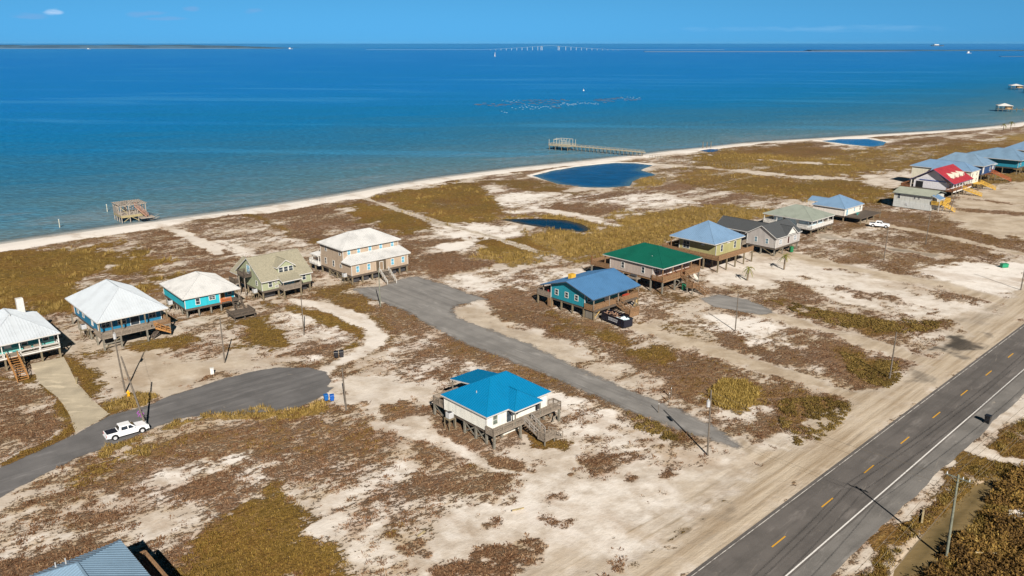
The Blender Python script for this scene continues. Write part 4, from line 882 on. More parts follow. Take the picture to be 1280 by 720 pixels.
A.deck(.1, 14.1, -1.25, .45, 2.22, GREYWOOD); A.rail([(6.1, -1.2), (.15, -1.2), (.15, .4)], 2.22, GREYWOOD, gap=.2, h=.9); A.rail([(8.0, -1.2), (14.05, -1.2), (14.05, .4), (12.9, .4)], 2.22, GREYWOOD, gap=.2, h=.9)
A.posts([(4.5, -1.15), (9.6, -1.15)], 2.2, 4.55, PILE_G, .16)
A.win('F', 2.0, 2.75, .85, 1.4, mat_glass((.10, .12, .10))); A.win('F', 4.7, 2.25, .9, 1.95, name='door', door=mat_glass((.03, .04, .05))); A.win('F', 6.3, 2.9, .6, .9); A.win('F', 8.0, 3.1, .7, .6); A.win('F', 10.6, 2.25, .9, 1.95, name='door', door=DARKMETAL)
A.part('storage_room', M().box(3.9, 7.2, 1.0, 4.5, 0, 1.85), CREAM)
A.stairs((7.05, -1.2, 2.22), (7.3, -3.9, .75), 1.5, GREYWOOD, railmat=mat_wood((.34, .31, .28))); A.deck(6.4, 8.6, -5.4, -3.9, .75, GREYWOOD, name='landing'); A.rail([(6.45, -3.95), (6.45, -5.35), (8.5, -5.35)], .75, GREYWOOD, gap=.13, post=1)
A.stairs((8.6, -4.65, .75), (10.2, -4.7, .03), 1.4, GREYWOOD); A.piles([(6.5, -5.3), (8.5, -5.3), (8.5, -4.0)], .6, PILE_G, .16)
A.deck(.8, 8, 10.4, 13.9, 2.15, GREYWOOD); A.rail([(.85, 10.5), (.85, 13.8), (7.9, 13.8)], 2.15, GREYWOOD, gap=.3); A.piles([(1.0, 13.7), (4, 13.7), (7.8, 13.7)], 1.9, PILE_G); A.posts([(4.6, 13.6), (9.8, 13.6)], 2.1, 4.85, PILE_G)
for (a, b) in ((.8, 3.2), (3.2, 5.8)): A.braces([((.55, a, .15), (.55, b, 1.8)), ((.62, a, 1.8), (.62, b, .15))], PILE_G)
A.braces([((12.4, -1.1, .2), (13.9, -1.1, 1.8)), ((.95, 13.7, 1.7), (.6, 10.2, .3))], PILE_G); A.hvac(-.35, 8.2, 1.75); A.vent(2.5, 5.2, 6.0)
A.part('meter_box', M().box(14.06, 14.12, -.9, -.4, 2.6, 3.2), WHITE)

# 7 teal gabled house beside the dumpster
TEAL = mat_siding((.01, .235, .31), .25)
A = House('stilt_house', 'teal gabled stilt house with medium blue metal roof beside the black dumpster', (17.0, 159.2), box=(-.5, 16.2, -4.5, 18), group=HG)
A.walls(.6, 14.6, 2.9, 12.9, 2.2, 5.35, TEAL, ridge=(7.7, 6.75)); A.gable(-.2, 15.6, -.1, 15.5, 4.7, 7.05, ROOFMB, 'x', .5, fascia=mat_paint((.05, .07, .1)))
A.frame(.6, 14.6, 0, 15.5, 2.18); A.deck(.4, 15.4, .1, 2.9, 2.2, BROWNWOOD); A.rail([(7.3, .15), (.45, .15), (.45, 2.8)], 2.2, BROWNWOOD, gap=.11); A.rail([(9.2, .15), (15.35, .15), (15.35, 2.8)], 2.2, BROWNWOOD, gap=.11)
A.deck(.4, 12, 12.9, 17.2, 2.2, GREYWOOD); A.rail([(.45, 13), (.45, 17.1), (11.9, 17.1)], 2.2, GREYWOOD, gap=.11); A.posts([(x, .2) for x in (.4, 5.4, 8.4, 15.3)] + [(.5, 15.2)], 2.2, 4.62, GREYWOOD, .18)
for u in (5.3, 8.2, 11.2): A.win('L', u, 3.2, .85, 1.1)
for u in (2.0, 3.4, 4.8, 10.6, 12.0, 13.4): A.win('F', u, 3.25, 1.0, 1.0)
A.win('F', 7.6, 2.25, 1.0, 2.05, door=WHITE, name='door')
A.part('porch_cooler', M().box(11.5, 13.2, .9, 1.6, 2.2, 3.0), mat_paint((.45, .06, .03))); A.part('rear_locker', M().box(1.2, 3.4, 13.6, 14.6, 2.2, 3.4), mat_paint((.35, .03, .03)))
A.piles([(x, y) for x in (.7, 5.4, 10, 14.4) for y in (.3, 3.2, 6.5, 9.8, 12.8)] + [(.6, 17), (6, 17), (11.8, 17), (15.3, .3)], 1.9)
A.part('storage_room', M().box(.75, 3.0, .9, 2.8, 0, 1.9), mat_siding((.20, .18, .15))); A.part('rear_pier', M().box(.4, 1.3, 12.9, 13.8, 0, 1.9), BROWNWOOD)
A.stairs((8.25, .1, 2.2), (8.25, -2.7, 1.0), 1.6, BROWNWOOD); A.deck(7.3, 10.6, -4.0, -2.7, 1.0, BROWNWOOD, name='landing'); A.part('landing_skirt', M().box(7.35, 10.5, -3.98, -3.9, 0, .72), BROWNWOOD); A.rail([(7.35, -2.8), (7.35, -3.95), (10.5, -3.95)], 1.0, BROWNWOOD, gap=.11, post=1); A.stairs((10.0, -2.7, 1.0), (11.6, -1.8, .03), 1.2, BROWNWOOD)
A.braces([((.6, .3, .2), (2.6, .1, 1.9)), ((14, .3, .2), (15.6, .3, 1.8)), ((15.6, .25, .2), (14, .25, 1.8)), ((.6, 13.5, 1.8), (1.5, 15.5, .2))], mat_wood((.55, .36, .12)))
A.part('solar_box', M().box(4.2, 5.6, 10.2, 11.3, 6.0, 7.15), mat_paint((.62, .36, .04)), bevel=.04)

# 8 green roof
TAUPE = mat_siding((.43, .36, .32), .2)
A = House('stilt_house', 'taupe stilt house with dark green hip roof and brown porch stairs', (35.0, 178.1), box=(-1, 16, -7, 24), group=HG)
A.walls(.5, 15, 3.4, 16.4, 3.0, 5.95, TAUPE); A.hip(0, 15.5, 0, 18.5, 6.1, 8.95, ROOFG, 'y', 7.6, 11.8, .45)
A.frame(.5, 15, .2, 18, 2.98, mat=BROWNWOOD); A.deck(.2, 15.3, .2, 3.4, 3.0, REDWOOD); A.rail([(6.9, .25), (.25, .25), (.25, 3.3)], 3.0, BROWNWOOD, gap=.11); A.rail([(9, .25), (15.25, .25), (15.25, 3.3)], 3.0, BROWNWOOD, gap=.11)
A.deck(.2, 12, 16.4, 22.6, 2.9, BROWNWOOD); A.rail([(.25, 16.6), (.25, 22.5), (11.9, 22.5)], 2.9, BROWNWOOD, gap=.11)
A.posts([(x, .35) for x in (.35, 4.2, 7.8, 11.5, 15.1)] + [(.4, 18), (6, 18)], 3.0, 6.0, BROWNWOOD, .2); A.posts([(.3, 22.3)], 2.9, 4.9, REDWOOD, .2)
for u in (6.2, 12.4): A.win('L', u, 3.8, .8, 1.4)
for u in (2.2, 4.6, 11.6, 13.6): A.win('F', u, 3.7, 1.5, 1.6, mat_glass((.10, .10, .10)))
A.win('F', 7.8, 3.05, 1.0, 2.1, door=WHITE, name='door')
A.piles([(x, y) for x in (.5, 5.3, 10.2, 15) for y in (.4, 3.8, 8, 12.2, 16.2)] + [(.4, 22.3), (6, 22.3), (11.8, 22.3)], 2.68, PILE_G)
A.stairs((8.0, .2, 3.0), (7.2, -3.0, 1.5), 1.6, BROWNWOOD); A.deck(5.4, 8.4, -4.6, -3.0, 1.5, BROWNWOOD, name='landing'); A.rail([(5.45, -3.0), (5.45, -4.55), (6.2, -4.55)], 1.5, BROWNWOOD, gap=.11, post=.8); A.piles([(5.5, -4.5), (8.3, -4.5), (8.3, -3.1), (5.5, -3.1)], 1.25, PILE_G, .2)
A.stairs((7.3, -4.6, 1.5), (7.3, -7.4, .05), 1.6, BROWNWOOD)
A.part('cistern', M().cyl((6.8, -1.2, 0), (6.8, -1.2, 1.3), .5, n=14), mat_paint((.01, .16, .08))); A.braces([((5.3, .4, .2), (10.2, .4, 2.6)), ((10.2, .6, .2), (5.3, .6, 2.6))], PILE_G)
A.part('round_white_panel', M().cyl((12.3, -.6, 1.9), (12.35, -.7, 2.0), .9, n=20), mat_paint((.72, .68, .6))); A.part('panel_pole', M().cyl((12.3, -.5, 0), (12.3, -.5, 1.95), .05, n=8), STEEL); A.vent(3.5, 6, 7.2)  # round white panel on a pole near the stairs
A.deck(-1.4, .1, 6.5, 10, 2.6, GREYWOOD, name='side_platform'); A.piles([(-1.3, 6.6), (-1.3, 9.9)], 2.4, PILE); A.part('gas_tank', M().cyl((-.7, 7.2, 3.0), (-.7, 8.8, 3.0), .32, n=12), DARKMETAL)

# 9 olive house with the pale blue pyramid roof
OLIVE = mat_siding((.36, .34, .16), .2)
o9 = (52.5 + math.cos(STA)*1.0 - math.sin(STA)*2.0, 196.6 + math.sin(STA)*1.0 + math.cos(STA)*2.0)
A = House('stilt_house', 'olive green stilt house with pale blue pyramid roof and a wide wraparound deck', o9, box=(-2, 16, -3, 17), group=HG)
A.walls(1.6, 13.2, .6, 12.0, 3.3, 6.65, OLIVE); A.hip(0, 14.3, 0, 14.2, 6.75, 10.9, ROOFLB, 'y', 7.1, 7.1, .55)
A.frame(1.6, 13.2, .6, 12, 3.26); A.deck(-1, 15.6, -2, 15.8, 3.25, BROWNWOOD)
A.rail([(15.5, -1.95), (-.95, -1.95), (-.95, 15.7), (15.5, 15.7)], 3.25, BROWNWOOD, gap=.11); A.posts([(.4, 13.8), (7, 13.8), (13.8, 13.8)], 3.25, 6.6, BROWNWOOD, .2)
A.piles([(x, y) for x in (-.8, 3.2, 7.3, 11.4, 15.4) for y in (-1.8, 2.5, 7, 11.4, 15.5)], 2.95)
for u in (4.2, 10.4): A.win('F', u, 4.2, .85, 1.7)
A.win('F', 7.3, 6.0, 1.1, .3, WHITE); A.win('L', 9.8, 3.9, 1.9, 1.9); A.win('L', 4.6, 5.6, .7, .4, WHITE)

# 10 grey gabled house
GREY = mat_siding((.40, .375, .36), .2); DSH = mat_shingle((.06, .065, .07))
A = House('stilt_house', 'light grey gabled stilt house with charcoal shingle roof and a long rear wing', (72.2, 212.5), box=(-.5, 15, -1, 22), group=HG)
A.walls(.3, 13.4, .4, 9.2, 2.15, 4.95, GREY, ridge=(4.8, 7.75)); A.gable(-.1, 13.8, -.1, 9.7, 5.05, 7.95, DSH, 'x', 0); LB = A.b
A.walls(2.6, 9.4, 9.2, 20.4, 2.15, 4.95, mat_siding((.38, .37, .36), .2), name='wing_wall'); A.roof([[(1.9, 21, 5.0), (1.9, 6.2, 5.0), (5.9, 4.8, 7.4), (5.9, 21, 7.4)], [(10, 6.2, 5.0), (10, 21, 5.0), (5.9, 21, 7.4), (5.9, 4.8, 7.4)]], DSH, 0)
m = M().prism([(5.4, 5.2), (10.4, 5.2), (7.9, 7.05)], 1, -.1, .6); A.part('gable_front', m, WHITE); A.roof([[(10.9, -.35, 5.1), (10.9, 4.4, 5.1), (7.9, 4.4, 7.3), (7.9, -.35, 7.3)], [(5.0, 4.4, 5.1), (5.0, -.35, 5.1), (7.9, -.35, 7.3), (7.9, 4.4, 7.3)]], DSH, 0)
for u in (2.9, 10.9): A.win('F', u, 2.9, 1.4, 1.3, mat_glass((.20, .22, .25)), box=LB)
A.win('F', 7.2, 2.5, .95, 1.9, door=mat_paint((.06, .02, .015)), name='door', box=LB)
for u in (3.0, 6.4): A.win('L', u, 3.1, .75, 1.35, mat_glass((.10, .16, .20)), box=LB)
A.win('L', 17, 3.1, 1.2, 1.2, mat_glass((.03, .09, .2)), box=(2.6, 9, 9, 20)); A.win('L', 13, 3.1, .8, 1.2, box=(2.6, 9, 9, 20))
A.frame(.3, 13.4, .4, 9.2, 2.12); A.piles([(x, y) for x in (.6, 5, 9.2, 13) for y in (.7, 4.8, 9)] + [(2.9, 14), (2.9, 20), (9, 14), (9, 20)], 1.82, PILE_G); A.braces([((.5, .7, .1), (.5, 4.8, 1.8)), ((.6, .6, .1), (5, .6, 1.8)), ((13, .7, .1), (9.2, .7, 1.8))])
A.deck(-1.8, 2.5, 9.4, 14, 2.1, GREYWOOD); A.rail([(-1.75, 14), (-1.75, 9.45), (.2, 9.45)], 2.1, GREYWOOD); A.piles([(-1.6, 9.6), (-1.6, 13.8)], 1.85)
A.part('cistern', M().cyl((8.3, -.3, 0), (8.3, -.3, 1.5), .5, n=14), mat_paint((.01, .16, .06)))

# 11 pale blue house with the white railing
A = House('stilt_house', 'pale blue stilt house with grey-green hip roof and white porch railing all around', (90.7, 236.5), box=(-1, 15, -1, 18), group=HG)
A.walls(2.2, 12.4, 2.6, 14.0, 2.1, 4.55, mat_siding((.46, .58, .66), .2)); A.hip(0, 14.2, 0, 16.8, 4.65, 7.5, mat_roof((.27, .30, .26)), 'y', 7.1, 9.7, .5)
A.frame(.2, 14, .2, 16.5, 2.06); A.deck(.2, 14.0, .2, 16.6, 2.1, WHITE); A.rail([(.25, 5.0), (.25, .25), (13.95, .25), (13.95, 5)], 2.1, WHITE, gap=.12); A.rail([(.25, 12), (.25, 16.5), (6, 16.5)], 2.1, WHITE, gap=.12)
A.posts([(x, .35) for x in (.35, 3.7, 7.1, 10.5, 13.8)] + [(.35, 16.3), (.35, 12)], 2.1, 4.55, WHITE); A.piles([(x, y) for x in (.5, 5, 9.4, 13.7) for y in (.5, 4.5, 8.5, 12.5, 16.2)], 1.8)
for u in (3.6, 6, 10.8): A.win('F', u, 2.8, 1.0, 1.2)
A.win('F', 8.2, 2.15, 1, 2.0, door=DARKMETAL, name='door'); A.win('L', 6, 2.9, .8, 1.1, WHITE); A.win('L', 10.5, 2.9, .8, 1.1)
for i, x in enumerate((5, 9.4)): A.braces([((x, .5, .1), (x+4.4, .5, 1.8)), ((x, .6, 1.8), (x+4.4, .6, .1))])
A.part('rear_roof', M().box(-.1, 0, 0, .1, 2, 2.1), WHITE)

# 12 white house with the blue pyramid roof
A = House('stilt_house', 'white stilt house with blue pyramid roof and dark open deck, behind the parked truck', (108.7, 256.8), box=(-1, 15, -6, 16), group=HG)
A.walls(.4, 13.3, .4, 11.2, 1.85, 4.2, mat_siding((.70, .66, .60), .2)); A.hip(0, 13.8, 0, 11.7, 4.3, 7.4, ROOFLB, 'x', 6.6, 7.4, .55)
A.roof([[(6.2, 16.4, 4.3), (6.2, 10.6, 4.3), (9, 9, 5.4), (9, 16.4, 5.4)], [(11.8, 10.6, 4.3), (11.8, 16.4, 4.3), (9, 16.4, 5.4), (9, 9, 5.4)]], ROOFLB, .55); A.posts([(6.4, 16.2), (11.6, 16.2)], 0, 4.2)
A.frame(.4, 13.3, .4, 11.2, 1.82); A.deck(.6, 15.5, -5.2, .38, 1.85, DARKWOOD); A.rail([(15.4, -5.1), (15.4, .3)], 1.85, GREYWOOD); A.piles([(x, y) for x in (.7, 5, 9.2, 13.2) for y in (.7, 5.8, 11)] + [(.8, -5), (5.6, -5), (10.4, -5), (15.3, -5), (15.3, -1)], 1.55)
A.win('F', 2.2, 1.9, 1.0, 1.9, name='door', door=BGLASS); A.win('F', 7.4, 2.6, .8, 1.1, BGLASS); A.win('F', 11.6, 2.5, .7, 1.3)
A.part('deck_table', M().box(4.6, 6.0, -2.2, -1.3, 2.5, 2.6).box(5.2, 5.4, -1.9, -1.6, 1.85, 2.5), mat_paint((.05, .35, .33)))

# 13 grey-green house with yellow stairs
A = House('stilt_house', 'small two-level pale grey house with flat-looking grey-green roof and bright yellow stairs', (145.7, 274.0), R(43.8), box=(-1, 15, -3, 14), group=HG)
WG = mat_siding((.50, .51, .48), .3)
A.walls(.3, 11.5, .3, 13.0, .1, 5.1, WG); A.gable(-.3, 12, -.3, 13.6, 5.1, 6.5, mat_roof((.33, .35, .29)), 'y', .5, fascia=mat_paint((.1, .12, .12)))
A.part('lower_siding', M().box(.24, .3, .2, 13.1, .1, 2.5), mat_siding((.52, .54, .53), .6)); A.win('L', 11.4, 3.2, .9, 1.4); A.win('L', 6.0, 3.6, .6, .6); A.win('L', 4.6, 3.6, .6, .6); A.win('L', 3, 1.2, .5, .5)
A.roof([[(-.4, -2.6, 4.5), (4.4, -2.6, 4.5), (4.2, .3, 5.6), (-.2, .3, 5.6)]], ROOFLB, .4); A.posts([(0, -2.4), (4.1, -2.4)], 0, 4.4)
A.deck(0, 4.2, -2.5, .28, 2.7, YELLOWWOOD); A.rail([(.05, .2), (.05, -2.45), (1.5, -2.45)], 2.7, YELLOWWOOD, gap=.12); A.stairs((3.0, -2.2, 2.7), (9.4, -2.2, 5.0 if False else 2.75), 1.3, YELLOWWOOD)
A.stairs((2.2, -2.5, 2.7), (5.8, -5.6, .05), 1.3, YELLOWWOOD); A.deck(4.3, 9.8, -2.6, -1.2, 2.9, YELLOWWOOD, name='walkway'); A.rail([(4.3, -2.55), (9.75, -2.55), (9.75, -1.2)], 2.9, YELLOWWOOD, gap=.12); A.piles([(9.6, -2.4), (6.5, -2.4), (9.6, -1.3)], 2.6, YELLOWWOOD, .2)
A.win('F', 2, 2.75, .9, 2.0, door=DARKMETAL, name='door'); A.win('F', 8.6, .4, 2.4, 2.0, name='garage_door'); A.part('wall_vent', M().box(.1, .28, 8, 8.8, 1.0, 1.7), STEEL)

# 14 house under construction with the red roof
WRAP = mat_paint((.60, .60, .64), .6); RED = mat_roof((.37, .042, .058), .45, .85)
A = House('stilt_house', 'unfinished stilt house with red metal roof, three small dormers and white house wrap', (166.5, 299.4), box=(-1, 21, -4, 20), group=HG)
A.walls(1.2, 18.6, 2.8, 15.0, 2.4, 5.1, WRAP, ridge=(8.0, 9.6)); A.gable(-.2, 20, -.1, 16.4, 5.2, 10.0, RED, 'x', .5, fascia=mat_paint((.08, .10, .2)), ridge=8.1)
for x in (5.0, 9.5, 14): 
    A.part('dormer', M().prism([(x-.9, 6.2), (x+.9, 6.2), (x+.9, 7.2), (x, 8.1), (x-.9, 7.2)], 1, 2.2, 4.8), mat_paint((.72, .62, .45)))
    A.roof([[(x+1.2, 1.9, 6.95), (x+1.2, 5.2, 6.95), (x, 5.2, 8.25), (x, 1.9, 8.25)], [(x-1.2, 5.2, 6.95), (x-1.2, 1.9, 6.95), (x, 1.9, 8.25), (x, 5.2, 8.25)]], mat_paint((.74, .68, .56)), 0)
A.part('wrap_strip', M().box(1.05, 1.2, 3.4, 13, 5.3, 5.6), mat_paint((.04, .07, .25))); A.part('dark_doorway_panel', M().box(1.1, 1.22, 11.6, 14.2, 2.4, 4.8), BLACK)  # black panel painted in for the darkness of an open doorway
A.posts([(x, .3) for x in np.linspace(.4, 19, 7)] + [(.4, 15.8)], 2.4, 5.1, WHITE, .25); A.frame(.3, 19.2, .2, 16, 2.38); A.deck(.2, 19.3, .1, 2.8, 2.4, REDWOOD); A.rail([(12, .15), (19.2, .15)], 2.4, REDWOOD); A.rail([(9, .15), (.25, .15), (.25, 2.7)], 2.4, REDWOOD)
A.part('deck_skirt', M().box(.2, 19.3, -.02, .08, 1.9, 2.36), WHITE); A.piles([(x, y) for x in np.linspace(.5, 19, 6) for y in (.4, 5.4, 10.4, 15.6)], 2.08)
for u in (4, 7, 13, 16): A.win('F', u, 3.0, 1.2, 1.6)
A.win('F', 10.2, 2.45, 1.1, 2.1, door=REDWOOD, name='door'); A.stairs((10.4, .1, 2.4), (12.6, -6.2, .05), 1.8, YELLOWWOOD)
A.deck(.2, 8, 16, 19.5, 2.4, REDWOOD); A.rail([(.25, 16.2), (.25, 19.4), (7.9, 19.4)], 2.4, REDWOOD); A.piles([(.4, 19.3), (4, 19.3), (7.8, 19.3)], 2.1)

# 15 white house with the pale blue roof behind the red one
o = (166.5 + math.cos(STA)*22.3 - math.sin(STA)*1.5, 299.4 + math.sin(STA)*22.3 + math.cos(STA)*1.5)
A = House('stilt_house', 'white stilt house with pale blue hip roof squeezed behind the red-roofed one', o, box=(-1, 11, -4, 26), group=HG)
A.walls(.4, 9.4, .4, 23, 2.4, 7.2, mat_siding((.68, .64, .52), .25)); A.hip(0, 9.8, 0, 24, 7.4, 10.2, ROOFLB, 'y', 4.9, 18, .6); A.frame(.4, 9.4, .4, 23, 2.38); A.piles([(x, y) for x in (.6, 5, 9.2) for y in (.6, 8, 15, 22.6)], 2.1)
A.roof([[(-2, 15, 6.5), (-2, 8, 6.5), (3, 8, 9.2), (3, 15, 9.2)]], ROOFLB, .6)
for u in (2.4, 7): A.win('F', u, 5.2, .9, 1.3); A.win('F', u, 2.9, .9, 1.3)
A.deck(4, 9.4, -2, .38, 2.4, YELLOWWOOD); A.stairs((8, -1.2, 2.4), (9.8, -6.5, .05), 1.6, YELLOWWOOD); A.piles([(4.2, -1.8), (9.2, -1.8)], 2.1)
# 16 navy house
NAVY = mat_siding((.02, .06, .16), .25)
A = House('stilt_house', 'navy blue stilt house with steel blue hip roof and rust-red staircase', (199.5, 338.1), box=(-1, 14, -6, 22), group=HG)
A.walls(.6, 12.6, .6, 19, 2.6, 6.1, NAVY); A.hip(0, 15.0, 0, 21, 6.2, 10.2, mat_roof((.19, .285, .39)), 'y', 7.0, 14.5, .6); A.frame(.6, 11.6, .6, 19, 2.58); A.piles([(x, y) for x in (.8, 4.4, 8, 11.4) for y in (.8, 7, 13, 18.6)] , 2.28)
A.walls(14.2, 20.5, 2, 11, 2.6, 5.1, NAVY, name='wing_wall'); A.hip(13.4, 21.2, 1.2, 12, 5.2, 7.6, mat_roof((.19, .285, .39)), 'y', 4.8, 8.6, .6); A.piles([(14.4, 2.2), (20.3, 2.2), (20.3, 10.8)], 2.3)
A.win('F', 1.6, 3.2, .9, 2.4, WHITE, box=(.6, 11.6, .6, 19)); A.win('F', 9.8, 3.4, 1.4, 1.5, box=(.6, 11.6, .6, 19)); A.win('F', 18, 3.2, 1.1, 1.6, WHITE)
A.deck(3, 12, -1.6, .58, 2.6, REDWOOD); A.stairs((6.2, -1.2, 2.6 if False else 3.6), (9.5, -8.2, .05), 2.0, mat_wood((.36, .09, .03))); A.piles([(3.2, -1.4), (11.8, -1.4), (6, -3)], 2.3)
# 17 teal house further along
A = House('stilt_house', 'teal stilt house with steel blue roof and white corner boards beyond the navy house', (224.5, 354.5), R(43), box=(-1, 22, -6, 22), group=HG)
A.walls(.6, 15, .6, 18, 3.0, 6.4, mat_siding((.01, .22, .33), .25)); A.hip(-.8, 16.4, -1, 25, 6.5, 10.4, mat_roof((.17, .27, .38)), 'y', 5.5, 12, .6); A.frame(.6, 15, .6, 18, 2.98); A.piles([(x, y) for x in (.8, 5.4, 10, 14.8) for y in (.8, 6.5, 12, 17.6)], 2.68)
A.win('F', 4, 3.8, 1.0, 1.5); A.win('F', 12.6, 3.8, 1.6, 1.5, WHITE); A.deck(8, 15.4, -3, .58, 3.0, GREYWOOD); A.rail([(8, -2.95), (15.3, -2.95)], 3.0, GREYWOOD); A.piles([(8.2, -2.8), (15.2, -2.8)], 2.7); A.braces([((5.4, .8, .1), (10, .8, 2.6)), ((10, .9, .1), (5.4, .9, 2.6))]); A.stairs((14, -3, 3.0), (17.5, -7.5, .05), 1.6, GREYWOOD)
# 18 last one at the right edge
A = House('stilt_house', 'pale stilt house with steel blue roof cut off by the right edge of the view', (254.0, 380.0), R(43), box=(-1, 22, -6, 22), group=HG)
A.walls(.6, 16, .6, 18, 3.0, 6.6, mat_siding((.5, .55, .55), .25)); A.hip(0, 16.6, 0, 20, 6.7, 10.8, mat_roof((.17, .275, .41)), 'y', 8.2, 12, .6); A.frame(.6, 16, .6, 18, 2.98); A.piles([(x, y) for x in (.8, 6, 11, 15.8) for y in (.8, 6.5, 12, 17.6)], 2.68)
A.roof([[(2, -3, 5.6), (9, -3, 5.6), (8, 1.2, 7.1), (3, 1.2, 7.1)]], ROOFLB, .6); A.posts([(2.2, -2.8), (8.8, -2.8)], 0, 5.5); A.deck(2, 9, -2.9, .58, 3.0, GREYWOOD); A.win('F', 5, 3.6, 1.4, 1.5); A.win('F', 13, 3.8, 1.0, 1.4)

# 19 blue-grey roof at the bottom edge
a19 = R(43.9); c19 = at(150.5, 674.8, 5.5)
A = House('stilt_house', 'near house with slate blue ribbed metal roof and dark side deck at the bottom edge', (c19[0]-math.cos(a19)*11+math.sin(a19)*15, c19[1]-math.sin(a19)*11-math.cos(a19)*15), a19, box=(-1, 15.5, -1, 16), group=HG)
A.walls(.5, 10.4, .5, 14.4, 2.4, 5.3, mat_siding((.04, .12, .28), .2)); A.hip(0, 11, 0, 15, 5.5, 8.3, ROOFSL, 'y', 5.6, 9.4, .42); A.frame(.5, 10.4, .5, 14.4, 2.38); A.piles([(x, y) for x in (.8, 5.5, 10.2) for y in (.8, 5, 9.6, 14.2)], 2.08)
A.deck(10.4, 13.2, 2, 14.6, 2.4, DARKWOOD); A.rail([(10.5, 14.5), (13.1, 14.5), (13.1, 2)], 2.4, BROWNWOOD, gap=.14); A.piles([(13, 14.4), (13, 10), (13, 6), (13, 2.2)], 2.1)
A.part('deck_bench', M().box(11.4, 12.2, 5, 10, 2.75, 2.85).box(11.4, 11.5, 5, 10, 2.4, 2.75).box(12.1, 12.2, 5, 10, 2.4, 2.75), DARKWOOD)
A.vent(4.4, 13.2, 6.6); A.vent(5.2, 12.6, 7.0); A.win('R', 12, 3.2, 1.2, 1.4); A.win('R', 8, 2.5, 1.6, 2.0, name='glass_door')

# ------------------------------------------------------------------ shore: ruin, pier, boathouses
g = at(155.4, 277.5)
A = House('ruined_boathouse', 'weathered roofless boathouse on piles standing in the shallows at the left beach', g, R(41), box=None, cat='boathouse')
RW = mat_wood((.36, .31, .26)); RWY = mat_wood((.36, .30, .16))
A.piles(gridpts(-.6, 7.2, 4, .2, 8.2, 4), 5.2, RW, .24); A.part('lower_band', M().box(-.7, 7.3, .02, .14, 1.3, 2.0).box(-.7, -.58, .14, 8.3, 1.3, 2.0).box(7.2, 7.32, .14, 8.3, 1.3, 2.0), RWY)
A.deck(-.7, 7.3, .1, 8.3, 2.1, RW); A.rail([(-.6, 8.2), (-.6, .2), (7.2, .2)], 2.1, RW, gap=.4)
m = M()
for y in np.linspace(.1, 8.3, 6): m.box(-1, 7.6, y-.06, y+.06, 5.2, 5.42)
for x in np.linspace(-1, 7.6, 12): m.box(x-.05, x+.05, -.2, 8.6, 5.43, 5.55)
for k in range(9): m.box(-.9+.3*k if k % 3 else 3+.3*k, 1.2+.3*k if k % 3 else 5.5+.2*k, .2+.85*k, .75+.85*k, 5.56, 5.6)
A.part('roof_frame', m, RW); A.part('wall_boards', M().box(-.68, 1.0, 8.1, 8.25, 2.1, 4.4).box(-.72, -.62, 4, 8, 2.4, 4.4).box(2.6, 3.6, 8.1, 8.25, 2.1, 4.8), RW)
A.stairs((4.2, .6, 5.0), (6.8, -2.2, 1.4), 1.2, mat_wood((.38, .22, .16))); A.deck(4.4, 8.8, -3.2, -.1, 1.2, RW, name='landing'); A.braces([((0, .1, .0), (2.0, .1, 1.3)), ((4.6, .1, 0), (2.6, .1, 1.3)), ((-.6, .1, 4.8), (1.4, .1, 2.6))], RWY)
for k in range(6): A.part('broken_board', M().beam((6+random.random()*4, -4+random.random()*3, .3), (7.5+random.random()*4, -4.5+random.random()*3, .6+random.random()), .15, .06), RW)
# fishing pier
pa, pb = np.array(at(691, 185)), np.array(at(806, 195.3)); pd = pb-pa; pL = np.linalg.norm(pd); pang = math.atan2(pd[1], pd[0])
A = House('fishing_pier', 'long pale wooden pier with a railed platform at its seaward end', pa, pang, cat='pier')
PW = mat_wood((.40, .36, .27)); A.deck(0, pL, -.9, .9, 2.1, PW, name='walkway'); A.deck(0, 13, -.95-3.5, -.92, 2.1, PW, name='platform'); A.deck(0, 13, .92, 3.6, 2.1, PW, name='platform')
for x in np.arange(1.0, pL, 2.6): 
    m = M()
    for y in (-.8, .8): m.box(x-.11, x+.11, y-.11, y+.11, -3, 2.0)
    m.box(x-.1, x+.1, -1, 1, 1.6, 1.85); A.part('pier_bent', m, PILE)
A.rail([(13, .85), (pL-1, .85)], 2.1, PW, gap=9, post=2.6, h=.8)
A.piles([(x, y) for x in (.5, 4.5, 8.5, 12.5) for y in (-4.2, 3.4)], 2.0, PILE); A.rail([(13, -4.4), (.1, -4.4), (.1, 3.5), (13, 3.5)], 2.1, PW, gap=.9)
A.posts([(x, y) for x in (.3, 3.4, 5.2, 7, 9, 11, 12.8) for y in (-4.2, 3.3)], 2.1, 5.4, mat_wood((.55, .53, .45)), .16, 'shelter_post')
A.part('shelter_beam', M().box(3.2, 11.2, -4.3, -4.15, 5.3, 5.5).box(3.2, 11.2, 3.2, 3.35, 5.3, 5.5).box(3.2, 3.35, -4.15, 3.2, 5.3, 5.5), mat_wood((.55, .53, .45)))
def boathouse(org, ang, label, w=10, d=10, pier=40):
    A = House('boathouse', label, org, ang, cat='boathouse', group='roofed boathouses on piles')
    A.hip(-.6, w+.6, -.6, d+.6, 4.5, 6.3, mat_roof((.62, .62, .60)), 'x', ribs=0); A.piles(gridpts(0, w, 4, 0, d, 3), 4.3, PILE, .3); A.deck(-1, w+1, -1, d*.5, 1.7, PILE); A.part('boat_lift_wall', M().box(w*.55, w, 1, d*.6, 1.7, 4.2), mat_siding((.42, .27, .14)))
    A.deck(w+1, w+pier, 2, 3.6, 1.6, PILE, name='walkway')
    for x in np.arange(w+4, w+pier, 5): A.piles([(x, 2.1), (x, 3.5)], 2.6, PILE, .25)
